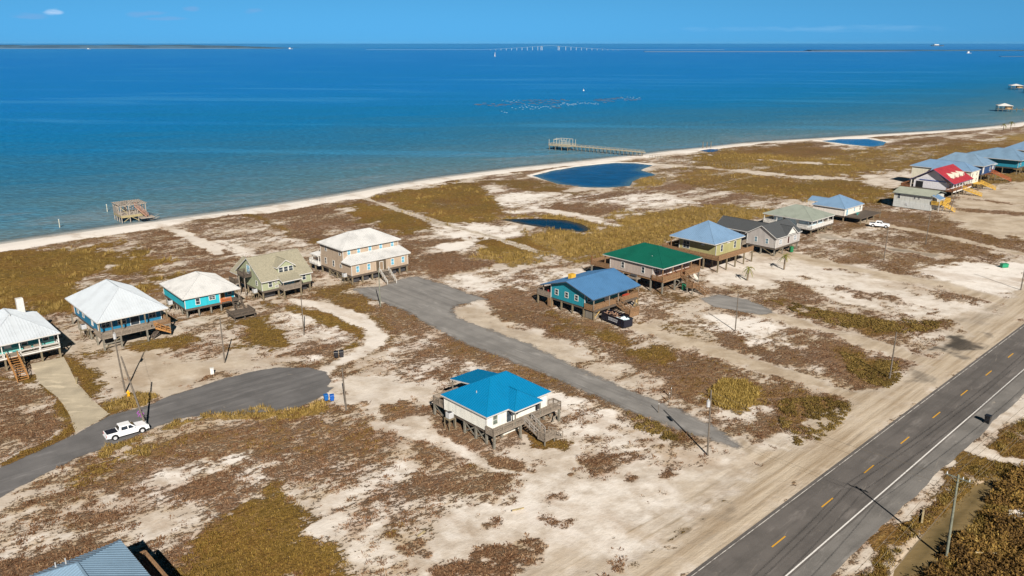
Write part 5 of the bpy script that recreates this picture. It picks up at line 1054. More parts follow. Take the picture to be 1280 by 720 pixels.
boathouse((420, 706), R(-20), 'white-roofed boathouse nearer the beach at the right edge of the water', 10.5, 10)
boathouse(at(1264, 111.5), R(-15), 'white-roofed boathouse farther out at the right edge of the water', 13, 12, 30)
b0 = at(1275, 115.5); boathouse((b0[0]+2, b0[1]-8), R(-15), 'low dark boathouse half cut off by the right edge of the water', 12, 9, 25)
for i, (x, y, lb) in enumerate([(134, 263.5, 'pale post standing in the water left of the ruined boathouse'), (74.5, 283, 'pale post standing in shallow water near the left beach')]):
    p = at(x, y); t = thing('mooring_post', lb, 'post', (*p, -.4)); obj('shaft', M().cyl((0,0,-1), (.05,0,2.6), .16, .13), mat_wood((.5, .5, .42)), t); obj('cap', M().cyl((.05,0,2.6), (.05,0,2.72), .2), WHITE, t)
for i, (x, y) in enumerate([(878.5, 184.6), (883.5, 184.6), (888.5, 184.2)]):
    p = at(x, y); t = tag(obj('pier_piling', M().cyl((0,0,-1), (0,0,3.2), .22, .18), PILE, loc=(*p, 0)), 'leftover dark piling beside the small blue tide pool on the beach', 'piling', 'pilings by the tide pool')
# dune fence running inland from the pier
A = House('dune_fence', 'line of thin fence posts running inland from the pier', at(812, 197), 0, cat='fence')
q0 = np.array(at(812, 197)); q1 = np.array(at(935, 212)); 
for k in range(34):
    q = (q1-q0)*k/33; obj('fence_post', M().box(-.07, .07, -.07, .07, -.3, 1.3+.3*random.random()), PILE, A.t, (q[0], q[1]+random.random()-.5, 0))
m = M(); m.beam((0,0,1.0), (*((q1-q0)*.6), 1.0), .06, .12); A.part('rail', m, PILE)

# ------------------------------------------------------------------ utility poles and wires
POLEW = mat_wood((.15, .125, .10)); POLEG = mat_wood((.20, .21, .16)); INS = mat_paint((.6, .62, .64), .3)
def pole(px_, py_, h, label, arm=None, can=None, lean=(0, 0), r=.15, mat=POLEW, lamp=False, cap=None):
    p = at(px_, py_); t = thing('utility_pole', label, 'utility pole', p); top = Vector((lean[0], lean[1], h))
    obj('shaft', M().cyl((0,0,-1), top, r, r*.68, 12), mat, t, smooth=False)
    if arm is not None:
        d = Vector((math.cos(arm), math.sin(arm), 0)); c = top*.965
        a = obj('crossarm', M().beam(c-d*1.25, c+d*1.25, .11, .14).beam(c-d*.7, top*.9, .05, .05).beam(c+d*.7, top*.9, .05, .05), mat, t)
        for s in (-1.15, -.5, 1.15): obj('insulator', M().cyl(c+d*s+Vector((0,0,.06)), c+d*s+Vector((0,0,.32)), .07, .05, 8), INS, a)
    if can is not None:
        d = Vector((math.cos(can), math.sin(can), 0))*.42; c = top*.80+d
        o = obj('transformer', M().cyl(c-Vector((0,0,.45)), c+Vector((0,0,.45)), .25, .25, 14), STEEL, t); obj('bushing', M().cyl(c+Vector((0,0,.5)), c+Vector((0,0,.75)), .06, .04, 8), INS, o)
    return (p, top)
P1 = pole(157, 490, 12.6, 'tall dark pole with grey transformer in front of the dark blue house', can=-.9, lean=(-.6, 0))
P2 = pole(185, 536, 11.2, 'leaning pole beside the nose of the white pickup truck', lean=(-3.2, 1.5), r=.17)
pole(281, 453, 8.6, 'short plain pole on the lot of the turquoise house'); pole(380, 418, 7.8, 'plain pole in front of the sage green house', r=.13); pole(475.5, 383, 8.8, 'grey pole beside the stairs of the big beige house', mat=POLEG, r=.13)
pole(433, 512, 7.2, 'plain brown pole next to the blue bin and the cul-de-sac', lean=(-.25, 0)); P7 = pole(884.5, 568, 10.0, 'pole with white transformer at the gravel street corner', can=-2.6, lean=(-.2, 0))
P8 = pole(1112, 473, 8.6, 'bare pole by the dirt track with the dark stain', lean=(.0, 0)); P9 = pole(919, 413, 7.9, 'thin pole between the sandy lot and the dirt track', r=.13); pole(1276, 362, 9.5, 'pole on the bright white sand patch at the right edge', r=.14)
pole(1105, 324, 9.0, 'thin pole beside the dry grass in front of the parked truck', r=.13); pole(1157, 305, 9.5, 'thin pole by the distant dirt driveway', r=.13); pole(1186, 266, 10.5, 'thin leaning pole beside the yellow stairs', lean=(2.0, 0), r=.13)
HA = HWA+math.pi/2
P13 = pole(1183, 697, 10.6, 'pale grey-green roadside pole with crossarm above the thicket', arm=HA, lean=(-.35, .0), mat=POLEG, r=.17)
poleB = hw(64 if False else 75, -14.5); tB = thing('utility_pole', 'next roadside pole beyond the right edge of the view', 'utility pole', hw(95, -15.5)); obj('shaft', M().cyl((0,0,-1), (0,0,10.6), .17, .12, 12), POLEG, tB)
tC = thing('utility_pole', 'roadside pole below the bottom edge of the view', 'utility pole', hw(-48, -15.5)); obj('shaft', M().cyl((0,0,-1), (0,0,10.6), .17, .12, 12), POLEG, tC)
def wire(name, label, a, b, sag, r=.02, n=14):
    m = M(); a, b = Vector(a), Vector(b); pts = [a+(b-a)*t-Vector((0,0,sag*4*t*(1-t))) for t in np.linspace(0, 1, n)]
    for p, q in zip(pts[:-1], pts[1:]): m.cyl(p, q, r, r, 5, False)
    return tag(obj(name, m, mat_paint((.16, .13, .09), .6)), label, 'wire', 'overhead power lines')
p13 = Vector((*P13[0], 0)) + P13[1]; dn = Vector((*HN, 0)); wl_ = ['nearest the road', 'in the middle', 'nearest the thicket', 'hanging lowest']
for (off, dz), lb in zip(((1.15, .0), (.3, .05), (-1.15, 0.), (-.15, -2.6)), wl_):
    for (base, sd_) in ((Vector((*hw(95, -15.5), 10.4)), 'toward the right edge'), (Vector((*hw(-48, -15.5), 10.4)), 'toward the bottom edge')):
        wire('power_line', 'overhead wire %s, running from the roadside pole %s' % (lb, sd_), p13+dn*off+Vector((0,0,dz)), base+dn*off+Vector((0,0,dz)), .9)
p7 = Vector((*P7[0], 0))+P7[1]; p1 = Vector((*P1[0], 0))+P1[1]; p2 = Vector((*P2[0], 0))+P2[1]
for dz, lb in ((-.2, 'upper'), (-1.3, 'lower')): wire('power_line', '%s wire crossing the highway from the gravel street corner pole' % lb, p7+Vector((0,0,dz)), p13+Vector((0,0,dz-.2)), .7, .014)
wire('power_line', 'single wire from the transformer pole to the leaning pole by the pickup', p1-Vector((0,0,.4)), p2-Vector((0,0,.3)), .35, .014)
# ------------------------------------------------------------------ vehicles
def pickup(label, loc, ang, cover=True):
    T = thing('pickup_truck', label, 'truck', loc, ang, 'white pickup trucks'); PA = mat_paint((.80, .81, .83), .22, .97); CH = mat_paint((.55, .56, .58), .25); WELL = BLACK
    def arch(cx, r, z0, n=9): return [(cx-r*math.cos(t), z0+r*math.sin(t)) for t in np.linspace(0, math.pi, n)]
    prof = [(-2.95, .55)] + arch(-1.85, .52, .42) + arch(1.95, .52, .42) + [(2.85, .5), (2.95, .75), (2.9, 1.0), (2.7, 1.14), (1.25, 1.22), (-2.95, 1.2)]
    m = M(); n = len(prof); 
    for (y, k) in ((-.98, 1), (.98, 1)): pass
    m.prism(prof, 1, -.98, .98); obj('body', m, PA, T, bevel=.05)
    cab = [(1.3, 1.2), (.55, 1.86), (-1.0, 1.9), (-1.25, 1.2)]; m = M(); vs = []
    for (x, z) in cab: yw = .94 if z < 1.5 else .74; vs += [(x, -yw, z), (x, yw, z)]
    m.add(vs, [(0,2,4,6), (7,5,3,1), (0,1,3,2), (2,3,5,4), (4,5,7,6), (6,7,1,0)]); cb = obj('cab', m, PA, T, bevel=.05)
    def glass(name, q): obj(name, M().add(q, [(0,1,2,3)]), mat_glass((.012, .014, .018)), cb)
    glass('windshield', [(1.24, -.82, 1.275), (1.24, .82, 1.275), (.62, .70, 1.82), (.62, -.70, 1.82)]); glass('rear_window', [(-1.245, -.75, 1.32), (-1.245, .75, 1.32), (-1.04, .64, 1.80), (-1.04, -.64, 1.80)])
    for sg in (-1, 1):
        yy = lambda z: sg*(.94-(z-1.2)/.7*.20+.012)
        for nm, a, b, c, d in (('side_window', (.98, 1.28), (.15, 1.28), (.15, 1.76), (.50, 1.76)), ('side_window', (.02, 1.28), (-.88, 1.28), (-.82, 1.76), (.02, 1.76))): glass(nm, [(x, yy(z), z) for x, z in (a, b, c, d)])
        obj('mirror', M().box(.85, 1.0, sg*1.12-.12, sg*1.12+.12, 1.25, 1.45), PA, T, bevel=.02)
        obj('headlight', M().box(2.82, 2.97, sg*.72-.2, sg*.72+.2, .82, 1.02), mat_paint((.75, .78, .8), .15), T); obj('taillight', M().box(-2.985, -2.9, sg*.86-.1, sg*.86+.1, .8, 1.15), mat_paint((.35, .01, .01), .3), T)
        obj('door_handle', M().box(.2, .42, sg*.985-.02, sg*.985+.02, 1.05, 1.1), DARKMETAL, T)
        for cx in (-1.85, 1.95):
            w = obj('wheel', M().cyl((0, -.13, 0), (0, .13, 0), .40, n=22), BLACK, T, (cx, sg*.86, .40), bevel=.03); obj('rim', M().cyl((0, sg*.10, 0), (0, sg*.145, 0), .25, n=16), CH, w)
    obj('wheel_well', M().box(-2.4, 2.5, -.8, .8, .45, .95), WELL, T)
    if cover: obj('bed_cover', M().box(-2.85, -1.35, -.84, .84, 1.2, 1.235), mat_paint((.012, .013, .022), .6), T)
    else: obj('bed_liner', M().box(-2.8, -1.35, -.8, .8, 1.19, 1.215), DARKMETAL, T)
    obj('bumper', M().box(-3.08, -2.95, -.93, .93, .5, .72), CH, T, bevel=.03); obj('bumper', M().box(2.9, 3.05, -.93, .93, .42, .68), CH, T, bevel=.03); obj('grille', M().box(2.92, 2.975, -.5, .5, .74, 1.0), DARKMETAL, T)
t0, t1 = at(137, 551), at(181, 538.5); pickup('white pickup truck with black bed cover parked on the cul-de-sac road', ((t0[0]+t1[0])/2-.2, (t0[1]+t1[1])/2+.35, .02), math.atan2(t1[1]-t0[1], t1[0]-t0[0]))
t0 = at(1099, 283.5); pickup('small white pickup truck parked beside the far dark deck', (*t0, .02), R(-28), False)
# ------------------------------------------------------------------ dumpster, bins, hydrant and the like
d0 = np.array(at(751.5, 399.5)); d1 = np.array(at(780, 411)); da = math.atan2(*(d1-d0)[::-1]); dl = np.linalg.norm(d1-d0)
T = thing('dumpster', 'black roll-off dumpster full of debris in front of the teal gabled house', 'dumpster', (*d0, 0), da); NAV = mat_paint((.008, .010, .022), .35)
m = M().box(0, dl, 0, .08, .2, 1.75).box(0, dl, 2.3, 2.38, .2, 1.75).box(0, .08, .08, 2.3, .2, 1.75).box(dl-.08, dl, .08, 2.3, .2, 1.75).box(.08, dl-.08, .08, 2.3, .2, .3).box(-.06, dl+.06, -.1, -.0, 1.7, 1.85).box(-.06, dl+.06, 2.38, 2.48, 1.7, 1.85)
obj('container', m, NAV, T); m = M()
for x in np.arange(.5, dl, .8): m.box(x-.06, x+.06, -.07, -.003, .2, 1.7)
obj('side_rib', m, NAV, T); wm = M()
for r_, z in ((0, 1.22), (1, .82)):
    x = 2.3
    while x < 4.9: w_ = .12+.14*random.random(); wm.box(x, x+w_*.35, -.085, -.072, z-.14, z+.14).box(x+w_*.35, x+w_, -.085, -.072, z+.06, z+.13).box(x+w_*.35, x+w_, -.085, -.072, z-.13, z-.06); x += w_+.09
obj('worn_lettering', wm, mat_paint((.62, .64, .68)), T); dbm = M()
for k in range(26): x, y = .5+random.random()*(dl-3), .3+random.random()*1.8; dbm.beam((x, y, 1.2+random.random()*.4), (x+random.uniform(-1, 1), min(2.2, max(.2, y+random.uniform(-1, 1))), 1.3+random.random()*.6), .22, .05)
obj('debris', dbm, mat_wood((.30, .18, .12)), T); tm = M(); nx, ny = 9, 6
vs = [(dl-2.9+2.6*i/(nx-1), .2+2.0*j/(ny-1), 1.5+.35*math.sin(i*1.7+j)*random.random()) for i in range(nx) for j in range(ny)]; tm.add(vs, [(i*ny+j, (i+1)*ny+j, (i+1)*ny+j+1, i*ny+j+1) for i in range(nx-1) for j in range(ny-1)])
obj('plastic_tarp', tm, mat_paint((.55, .68, .74), .15), T)
for k in range(2): obj('skid_wheel', M().cyl((.3+k*(dl-.6), -.1, .18), (.3+k*(dl-.6), 2.4, .18), .18, n=12), BLACK, T)
def cart(name, label, p, col, ang, group=None, s=1.0):
    T = thing(name, label, 'bin', (*p, 0), ang, group); mt = mat_paint(col, .45)
    vs = []
    for z, a in ((.1, .26), (1.0, .34)): vs += [(-a*s, -a*s, z*s), (a*s, -a*s, z*s), (a*s, a*s, z*s), (-a*s, a*s, z*s)]
    obj('tub', M().add(vs, [(0,3,2,1),(4,5,6,7),(0,1,5,4),(1,2,6,5),(2,3,7,6),(3,0,4,7)]), mt, T, bevel=.03); obj('lid', M().prism([(-.38*s, 1.0*s), (.40*s, 1.0*s), (.36*s, 1.08*s), (-.34*s, 1.12*s)], 1, -.36*s, .36*s), mt, T, bevel=.02)
    for sg in (-1, 1): obj('wheel', M().cyl((-.3*s, sg*.25*s, .12*s), (-.3*s, sg*.32*s, .12*s), .12*s, n=12), BLACK, T)
    obj('handle', M().cyl((-.42*s, -.25*s, .95*s), (-.42*s, .25*s, .95*s), .025*s, n=8), BLACK, T)
cart('wheelie_bin', 'black wheeled bin standing on the highway shoulder beside the sandy turnout', at(1234, 528.5), (.012, .012, .015), R(40), s=1.2)
b = at(411, 501); cart('wheelie_bin', 'bright blue wheeled bin on the right of a pair beside the cul-de-sac', (b[0]+.55, b[1]), (.01, .10, .42), R(-70), 'blue bins by the cul-de-sac', 1.0); cart('wheelie_bin', 'bright blue wheeled bin on the left of a pair beside the cul-de-sac', (b[0]-.45, b[1]+.1), (.01, .12, .40), R(-60), 'blue bins by the cul-de-sac', 1.0)
b = at(423, 447); cart('wheelie_bin', 'black wheeled bin nearer the loop track, left of its twin', (b[0]-.4, b[1]), (.015, .015, .02), R(-80), 'black bins on the loop track', 1.15); cart('wheelie_bin', 'dark grey wheeled bin on the loop track, right of its twin', (b[0]+.55, b[1]+.3), (.02, .02, .025), R(-70), 'black bins on the loop track', 1.15)
p = at(265.5, 467.5); T = thing('utility_box', 'small white utility box on the sand above the cul-de-sac', 'utility box', p, R(20)); obj('cabinet', M().box(-.3, .3, -.25, .25, 0, 1.1), WHITE, T, bevel=.02); obj('lid', M().box(-.34, .34, -.29, .29, 1.1, 1.17), WHITE, T, bevel=.02)
p = at(161, 495); T = thing('fire_hydrant', 'yellow fire hydrant in straw-coloured grass beside the transformer pole', 'hydrant', p); YH = mat_paint((.75, .38, .01), .4)
obj('barrel', M().cyl((0,0,0), (0,0,.12), .26, .26, 14).cyl((0,0,.12), (0,0,.8), .2, .18, 14), YH, T); obj('bonnet', M().cyl((0,0,.8), (0,0,.98), .22, .1, 14).cyl((0,0,.98), (0,0,1.08), .05, .05, 6), YH, T)
for dx, dy in ((1,0), (-1,0), (0,-1)): obj('nozzle', M().cyl((dx*.15, dy*.15, .58), (dx*.32, dy*.32, .58), .09, n=10), YH, T)
p = at(183.5, 524); T = thing('flower_bunch', 'purple and pink flowers tied to the leaning pole by the pickup', 'flowers', (p[0]+.2, p[1]-2.2), 0); m = M(); m2 = M()
for k in range(26):
    x, y, z = random.gauss(0, .25), random.gauss(0, .2), 1.5+random.random()*.9; m.cyl((x, y, z), (x+.05, y-.06, z+.1), .09, .05, 6)
obj('petals', m, mat_paint((.42, .10, .48)), T)
for k in range(9): m2.cyl((random.gauss(0,.1), 0, .0), (random.gauss(0,.2), 0, 1.7), .015, .01, 4)
obj('stems', m2, mat_paint((.05, .12, .03)), T)
T = thing('sand_toy_box', 'small green plastic bin on the bright white sand patch at the right', 'bin', at(1255, 334), R(10)); obj('tub', M().box(-.9, .9, -.5, .5, 0, .9), mat_paint((.01, .25, .12)), T, bevel=.05); obj('lid', M().box(-.95, .95, -.55, .55, .9, 1.0), mat_paint((.01, .2, .1)), T, bevel=.03); obj('lid_handle', M().box(-.3, .3, -.05, .05, 1.0, 1.15), mat_paint((.01, .2, .1)), T)
for i, (x, y, h, lb) in enumerate([(836, 503, 1.9, 'short dark marker post left of the gravel street edge'), (838.5, 497, 2.0, 'short brown marker post right of the gravel street edge'), (823, 516, 1.9, 'short grey marker post on the near verge of the gravel street')]):
    p = at(x, y); T = thing('marker_post', lb, 'post', p); obj('shaft', M().box(-.06, .06, -.06, .06, -.3, h), POLEW, T); obj('reflector', M().box(-.05, .05, -.075, -.061, h-.4, h-.2), WHITE, T)
# driftwood and boards
for (x, y, a, L, lb) in [(640, 640, 20, 1.6, 'thin grey stick on pale sand below the white house'), (522, 672, 50, 1.2, 'pale scrap board among the brown scrub'), (1152, 655, 60, 3.2, 'weathered log on the far side of the ditch verge'), (1219, 692, -5, 2.6, 'yellow plank lying in the thicket'), (95, 473, -60, 3.0, 'stack of pale lumber beside the concrete driveway')]:
    p = at(x, y); m = M().beam((0,0,.2), (L*math.cos(R(a)), L*math.sin(R(a)), .25), .22, .12).beam((.1,.25,.12), (L*math.cos(R(a))*.8, L*math.sin(R(a))*.8+.2, .15), .15, .1); tag(obj('driftwood', m, mat_wood((.45, .36, .20)), loc=(*p, 0)), lb, 'board')
# ------------------------------------------------------------------ palms
def palm(px_, py_, h, label, nf=16, fl=1.8, seed=1):
    rr = random.Random(seed); T = thing('palm_tree', label, 'palm', at(px_, py_)); m = M(); lx = rr.uniform(-.2, .2)
    for i in range(8):
        z0, z1 = h*i/8, h*(i+1)/8; m.cyl((lx*i/8, 0, z0), (lx*(i+1)/8, 0, z1+.03), .26-.008*i, .20-.006*i, 10)
    obj('trunk', m, mat_wood((.20, .15, .10)), T); fm = M(); green = mat_leaf([(0, (.07, .10, .02)), (.6, (.15, .16, .04)), (1, (.28, .20, .08))])
    for k in range(nf):
        a = 2*math.pi*k/nf+rr.uniform(-.2, .2); e = rr.uniform(-.5, 1.1); L = fl*rr.uniform(.8, 1.15); pts = []
        for t in np.linspace(0, 1, 6): pts.append(Vector((lx+math.cos(a)*L*t*math.cos(e*.7), math.sin(a)*L*t*math.cos(e*.7), h+.1+L*t*math.sin(e)-1.0*L*t*t*.7)))
        s = Vector((-math.sin(a), math.cos(a), 0))
        for i in range(5):
            for sg in (-1, 1):
                b_ = pts[i]; tip = pts[i]+(pts[i+1]-pts[i])*1.6+s*sg*(.42-.05*i)*fl/1.8-Vector((0,0,.12)); fm.add([b_, pts[i+1], tip], [(0,1,2)])
    me = fm.mesh('crown', green); a = me.attributes.new('tint', 'FLOAT', 'POINT'); a.data.foreach_set('value', np.repeat(RNG.random(len(me.vertices)//3), 3).astype(np.float32)); link('crown', me, T)
palm(934, 350, 3.0, 'bare-trunked palm on the white sand in front of the olive house', 14, 1.6, 2); palm(980, 336.5, 3.6, 'green-topped palm in front of the grey gabled house', 18, 1.6, 5)
palm(1254, 163, 4.0, 'small palm left of its neighbour by the far beach', 14, 2.0, 8); palm(1263, 162, 5.0, 'taller palm right of its neighbour by the far beach', 14, 2.2, 9)

# ------------------------------------------------------------------ far things across the bay
n = NT('far_woods'); FW = n.fin(n.mix(n.smooth(n.noise(n.coord('Object', (.004, .004, .004)), 1, 5), .4, .6), (.012, .045, .085), (.03, .075, .12)), .95); n = NT('far_beach'); FB = n.fin((.13, .17, .24), .9)  # blue of distance haze is put into the woods colour
def ridge(name, x0, x1, y0, depth, h, mat, taper=True, n=160, seed=3):
    xs = np.linspace(x0, x1, n); e = np.minimum(1, np.minimum(1e9 if not taper else (x1-xs)/(abs(x1-x0)*.12), 1e9)); hh = h*e*(.75+.5*fbm(xs/260, xs*0, seed, 4)); m = M(); vs = []
    for x, z in zip(xs, hh): vs += [(x, y0, -1), (x, y0+20, z*.75), (x, y0+depth*.4, z), (x, y0+depth, -1)]
    m.add(vs, [(4*i+k, 4*i+4+k, 4*i+5+k, 4*i+1+k) for i in range(n-1) for k in range(3)]); return structure(obj(name, m, mat))
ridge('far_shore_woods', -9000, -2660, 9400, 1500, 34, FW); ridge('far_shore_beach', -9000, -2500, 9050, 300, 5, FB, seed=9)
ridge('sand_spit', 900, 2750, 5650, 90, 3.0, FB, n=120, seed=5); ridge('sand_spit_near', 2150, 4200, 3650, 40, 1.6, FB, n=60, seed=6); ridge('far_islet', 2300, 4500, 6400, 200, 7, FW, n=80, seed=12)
# long bridge with a raised main span
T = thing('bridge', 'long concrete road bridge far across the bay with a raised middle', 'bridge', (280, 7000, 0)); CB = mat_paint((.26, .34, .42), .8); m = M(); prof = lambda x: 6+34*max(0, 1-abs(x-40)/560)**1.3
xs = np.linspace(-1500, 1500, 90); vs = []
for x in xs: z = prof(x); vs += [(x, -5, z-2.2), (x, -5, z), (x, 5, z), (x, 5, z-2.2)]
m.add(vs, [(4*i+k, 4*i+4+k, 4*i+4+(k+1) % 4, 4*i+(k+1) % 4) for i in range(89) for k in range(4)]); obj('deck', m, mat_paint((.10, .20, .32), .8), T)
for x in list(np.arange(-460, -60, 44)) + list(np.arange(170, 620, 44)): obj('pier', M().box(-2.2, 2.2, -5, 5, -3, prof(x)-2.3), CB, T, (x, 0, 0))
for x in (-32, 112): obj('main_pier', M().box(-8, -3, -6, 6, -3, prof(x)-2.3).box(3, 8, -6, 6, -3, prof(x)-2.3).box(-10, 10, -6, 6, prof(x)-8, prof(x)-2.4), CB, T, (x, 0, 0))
def boat(px_, py_, L, label, cabin=.4, mast=0, ang=0, name='boat', dark=False):
    T = thing(name, label, 'boat', (*at(px_, py_), -.4), ang); w = L*.16; m = M(); vs = []
    for x, ww, z in ((-.5, .8, .12), (-.2, 1, .11), (.2, .9, .12), (.42, .45, .14), (.5, .02, .16)): vs += [(x*L, -w*ww, z*L*.6), (x*L, w*ww, z*L*.6), (x*L*.94, w*ww*.6, -.3), (x*L*.94, -w*ww*.6, -.3)]
    m.add(vs, [(4*i+k, 4*i+4+k, 4*i+4+(k+1) % 4, 4*i+(k+1) % 4) for i in range(4) for k in range(4)] + [(0,1,2,3), (19,18,17,16)]); obj('hull', m, mat_paint((.10, .12, .15)) if dark else WHITE, T)
    if cabin: obj('cabin', M().box(-L*.3, L*.05, -w*.6, w*.6, L*.07, L*(.07+cabin*.4)), WHITE, T)
    if mast: obj('mast', M().cyl((0,0,0), (0,0,mast), .25, .12), WHITE, T); obj('sail', M().add([(-.5,0,2), (-L*.45,.1,2), (-.3,0,mast*.95), (-.5,.4,2), (-L*.45,.5,2), (-.3,.4,mast*.95)], [(0,1,2), (5,4,3), (0,3,4,1), (1,4,5,2), (2,5,3,0)]), WHITE, T)
boat(619, 70.5, 14, 'white sailboat in front of the distant bridge', .2, 20, R(60), 'sailboat'); boat(1211, 66.6, 30, 'white motor yacht far out near the right edge', .7); boat(1172, 57.6, 260, 'grey cargo ship on the horizon at the right', .18, 0, 0, 'cargo_ship', True)
boat(111, 61.5, 36, 'tiny white boat off the left far shore', .5); boat(363, 61.3, 46, 'tiny white boat off the tip of the far shore', .5, 0, R(10))
T = thing('channel_buoy', 'small white buoy behind the oyster rows', 'buoy', (*at(729.5, 113), -.4)); obj('float', M().cyl((0,0,0), (0,0,1.0), 1.0, .7, 12), WHITE, T); obj('staff', M().cyl((0,0,1), (0,0,2.4), .2, .12, 8), WHITE, T)
fd = M().cyl((-1.9,0,.1), (1.9,0,.1), .3, .3, 8).mesh('oyster_float', mat_paint((.015, .025, .05))); fw_ = M().cyl((-.7,0,.15), (.7,0,.15), .3, .3, 8).mesh('oyster_float', mat_paint((.10, .20, .29)))
for (x0, y0, x1, y1, nn, dk) in [(593, 129, 627, 131.5, 14, 1), (622, 130.5, 655, 128, 12, 1), (655, 126, 712, 125, 20, 1), (743, 125.5, 778, 122.5, 16, 1), (745, 124.5, 767, 128, 8, 1), (780, 124.5, 800, 124.8, 7, 1), (640, 134.5, 675, 136, 10, 0), (652, 132, 690, 134, 14, 0), (690, 131.5, 720, 129.5, 14, 0),
                         (703, 129, 748, 128.5, 22, 0), (775, 122, 800, 123, 9, 0), (628, 127, 650, 126, 8, 0), (626, 139, 634, 140, 3, 0), (660, 129.5, 700, 128, 12, 1), (690, 133.5, 700, 134, 4, 1)]:
    for k in range(nn):
        t = (k+random.random()*.9)/nn; p = at(x0+(x1-x0)*t, y0+(y1-y0)*t+random.uniform(-1.5, 1.5)); o = link('oyster_float', fd if dk else fw_, None, (*p, -.4), (0, 0, random.uniform(-.3, .3)))
        tag(o, 'dark floating oyster cage in the rows off the beach' if dk else 'pale float bobbing among the dark oyster cage rows', 'float', 'floats of the oyster farm')

# ------------------------------------------------------------------ scatter the scrub, grass and thicket
N = 420000
X, Y = sample(N, 60, 330); c, z, sd = lookup(X, Y, 0); g, _, _ = lookup(X, Y, 1); bare = in_box(X, Y); onroad = flat_mask(X, Y) < .02; r_ = RNG.random(N)
micro = fbm(X/.9, Y/.9, 91, 3); okm = ~bare & ~onroad & (sd > 3)
keep = okm & (c + (micro-.5)*2.6 > .68) & (c > .22) & (r_ < .36) & (g < .75)
sz = RNG.random(keep.sum())**4; rad = .10+.45*sz+.1*RNG.random(keep.sum())+Y[keep]*.0006; hg = .07+.38*sz+.09*RNG.random(keep.sum())
BR = [(0, (.042, .018, .009)), (.35, (.115, .054, .027)), (.7, (.215, .122, .066)), (1, (.38, .27, .165))]
tufts('dry_scrub', 'low reddish brown scrub growing in patches over the pale sand', 'scrub', X[keep], Y[keep], z[keep], rad, hg, 12, .038, mat_leaf(BR), .9)
keep = okm & (g + (micro-.5)*1.0 > .6) & (r_ < .30); k = keep.sum()
tufts('olive_grass', 'olive brown dune grass in broad patches between the lots', 'grass', X[keep], Y[keep], z[keep], .2+.3*RNG.random(k)+Y[keep]*.0008, .14+.3*RNG.random(k), 8, .035, mat_leaf([(0, (.055, .033, .007)), (.4, (.14, .088, .018)), (.8, (.24, .155, .04)), (1, (.36, .25, .08))]), .6)
X, Y = sample(300000, 75, 460); o_, z, sd = lookup(X, Y, 2); cl = fbm(X/3.5, Y/3.5, 97, 3); keep = (o_ + (cl-.5)*1.6 > .55) & (o_ > .2) & (RNG.random(len(X)) < .5) & ~in_box(X, Y) & (sd > 3) & (sdist(X, Y, POND) < -.5) & (sdist(X, Y, LAGOON) < -.5); k = keep.sum()
tufts('marsh_grass', 'tall golden marsh grass around the pond and in roadside strips', 'grass', X[keep], Y[keep], z[keep], .2+.2*RNG.random(k)+Y[keep]*.0006, (.35+.8*RNG.random(k)+.9*np.clip(cl[keep]-.4, 0, 1))*np.clip(Y[keep]/170, .4, 1.15), 10, .03, mat_leaf([(0, (.07, .046, .013)), (.35, (.19, .128, .034)), (.75, (.35, .24, .075)), (1, (.48, .35, .14))]), .25)
def scatter_poly(pts, n):
    a = np.asarray(px(pts)) if pts[0][0] > -1e5 else pts; x = RNG.uniform(a[:,0].min(), a[:,0].max(), n); y = RNG.uniform(a[:,1].min(), a[:,1].max(), n); m = sdist(x, y, a) > 0; return x[m], y[m]
x, y = scatter_poly([(1300,575),(1275,590),(1250,602),(1228,624),(1200,655),(1180,690),(1150,722),(1110,760),(1420,760),(1420,600)], 2600); nz = fbm(x/4, y/4, 17, 3)
d_ = np.minimum(sdist(x, y, DITCH), 0); kp = (d_ < -.6) & (nz > .36) & ((x-at(1266,641)[0])**2+(y-at(1266,641)[1])**2 > 2.2); x, y, nz = x[kp], y[kp], nz[kp]; hh = (.35+1.1*np.clip((nz-.33)*3.2, 0, 1))*(.6+.5*RNG.random(len(x)))
TH = [(0, (.035, .020, .009)), (.25, (.085, .050, .018)), (.5, (.165, .095, .028)), (.75, (.25, .16, .042)), (1, (.36, .26, .09))]
bushes('roadside_thicket', 'dense dark shrub thicket right of the muddy roadside ditch', x, y, .45+.6*RNG.random(len(x)), hh, 75, .17, mat_leaf(TH))
x, y = scatter_poly([(885,488),(905,475),(932,476),(950,489),(938,507),(912,512),(895,506)], 1500); kg = len(x)
tufts('golden_grass', 'pale golden clump of tall grass behind the gravel street corner pole', 'grass', x, y, x*0, .2+.25*RNG.random(kg), .35+.6*RNG.random(kg), 12, .035, mat_leaf([(0, (.09, .055, .014)), (.35, (.22, .145, .036)), (.75, (.38, .27, .075)), (1, (.50, .38, .14))]), .4)
xs, ys, hs_ = [], [], []
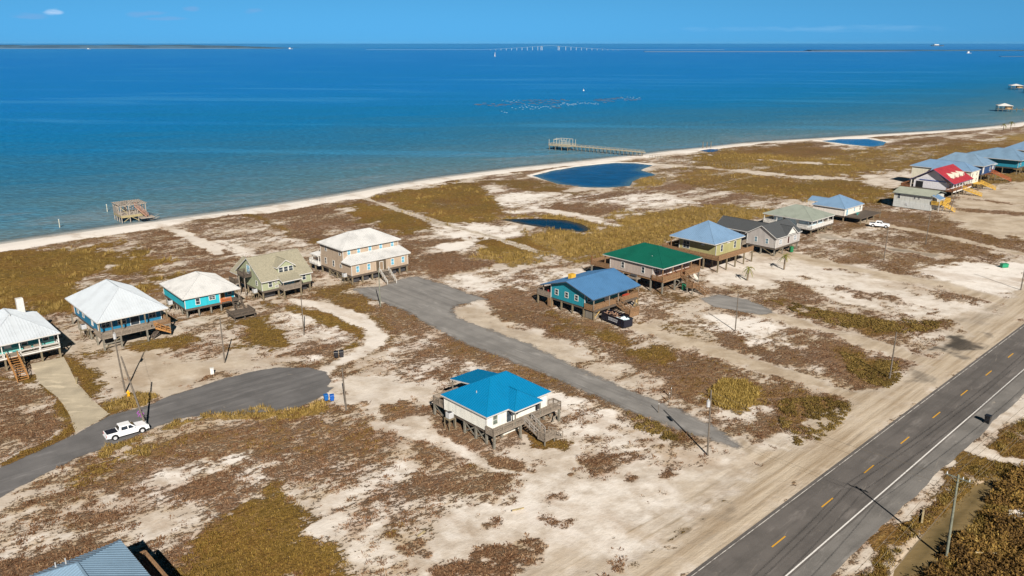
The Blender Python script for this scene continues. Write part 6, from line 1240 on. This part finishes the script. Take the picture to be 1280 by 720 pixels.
for pts, n_, h_ in [([(974,500),(1010,494),(1069,504),(1050,530),(1024,552),(995,556),(976,530)], 900, .18), ([(1052,440),(1085,446),(1122,452),(1126,472),(1112,486),(1080,476),(1062,462)], 900, .20),
                    ([(962,375),(998,380),(1044,391),(1110,397),(1178,402),(1170,411),(1130,416),(1083,416),(1037,404),(998,391)], 2200, .32), ([(785,517),(815,526),(838,538),(850,551),(825,549),(795,536)], 260, .45)]:
    x, y = scatter_poly(pts, n_); q = fbm(x/2.2, y/2.2, 19, 3) > .4; xs.append(x[q]); ys.append(y[q]); hs_.append(h_*(.5+.7*RNG.random(q.sum())))
x = np.concatenate(xs); y = np.concatenate(ys); hh = np.concatenate(hs_)
bushes('low_shrubs', 'low bushy dune shrubs in dark olive masses beside the tracks', x, y, .3+.4*RNG.random(len(x)), hh, 26, .13, mat_leaf([(0, (.045, .030, .010)), (.35, (.115, .078, .022)), (.75, (.20, .135, .040)), (1, (.31, .22, .075))]))
strip_n = 1800; s_ = RNG.uniform(-15, 75, strip_n); n_ = RNG.uniform(-17, -9.6, strip_n); x = HO[0]+HU[0]*s_+HN[0]*n_; y = HO[1]+HU[1]*s_+HN[1]*n_; kp = (sdist(x, y, DITCH) < -.8) & (fbm(x/2, y/2, 29, 3) > .45) & (sdist(x, y, px([(1195,545),(1260,560),(1330,575),(1330,590),(1250,580),(1190,556)])) < 0); x, y = x[kp], y[kp]
tufts('verge_grass', 'dry brown verge grass between the highway shoulder and the ditch', 'grass', x, y, x*0, .3+.3*RNG.random(len(x)), .2+.4*RNG.random(len(x)), 18, .035, mat_leaf([(0, (.055, .038, .009)), (.45, (.15, .105, .026)), (1, (.33, .235, .08))]), .6)

# thin winter haze: far shore, spit and bridge fade a little to blue
hz = obj('haze', M().box(-16000, 16000, -600, 16000, -4.5, 70), BLACK)
hm = bpy.data.materials.new('haze'); hm.use_nodes = True; hm.node_tree.nodes.clear()
o_ = hm.node_tree.nodes.new('ShaderNodeOutputMaterial'); pv = hm.node_tree.nodes.new('ShaderNodeVolumePrincipled'); pv.inputs['Density'].default_value = 1.4e-5; pv.inputs['Color'].default_value = (.30, .66, 1, 1); pv.inputs['Anisotropy'].default_value = 0
hm.node_tree.links.new(pv.outputs[0], o_.inputs['Volume']); hz.data.materials.clear(); hz.data.materials.append(hm); hz['kind'] = 'stuff'; hz['label'] = 'thin blue winter haze over the bay'; hz['category'] = 'haze'
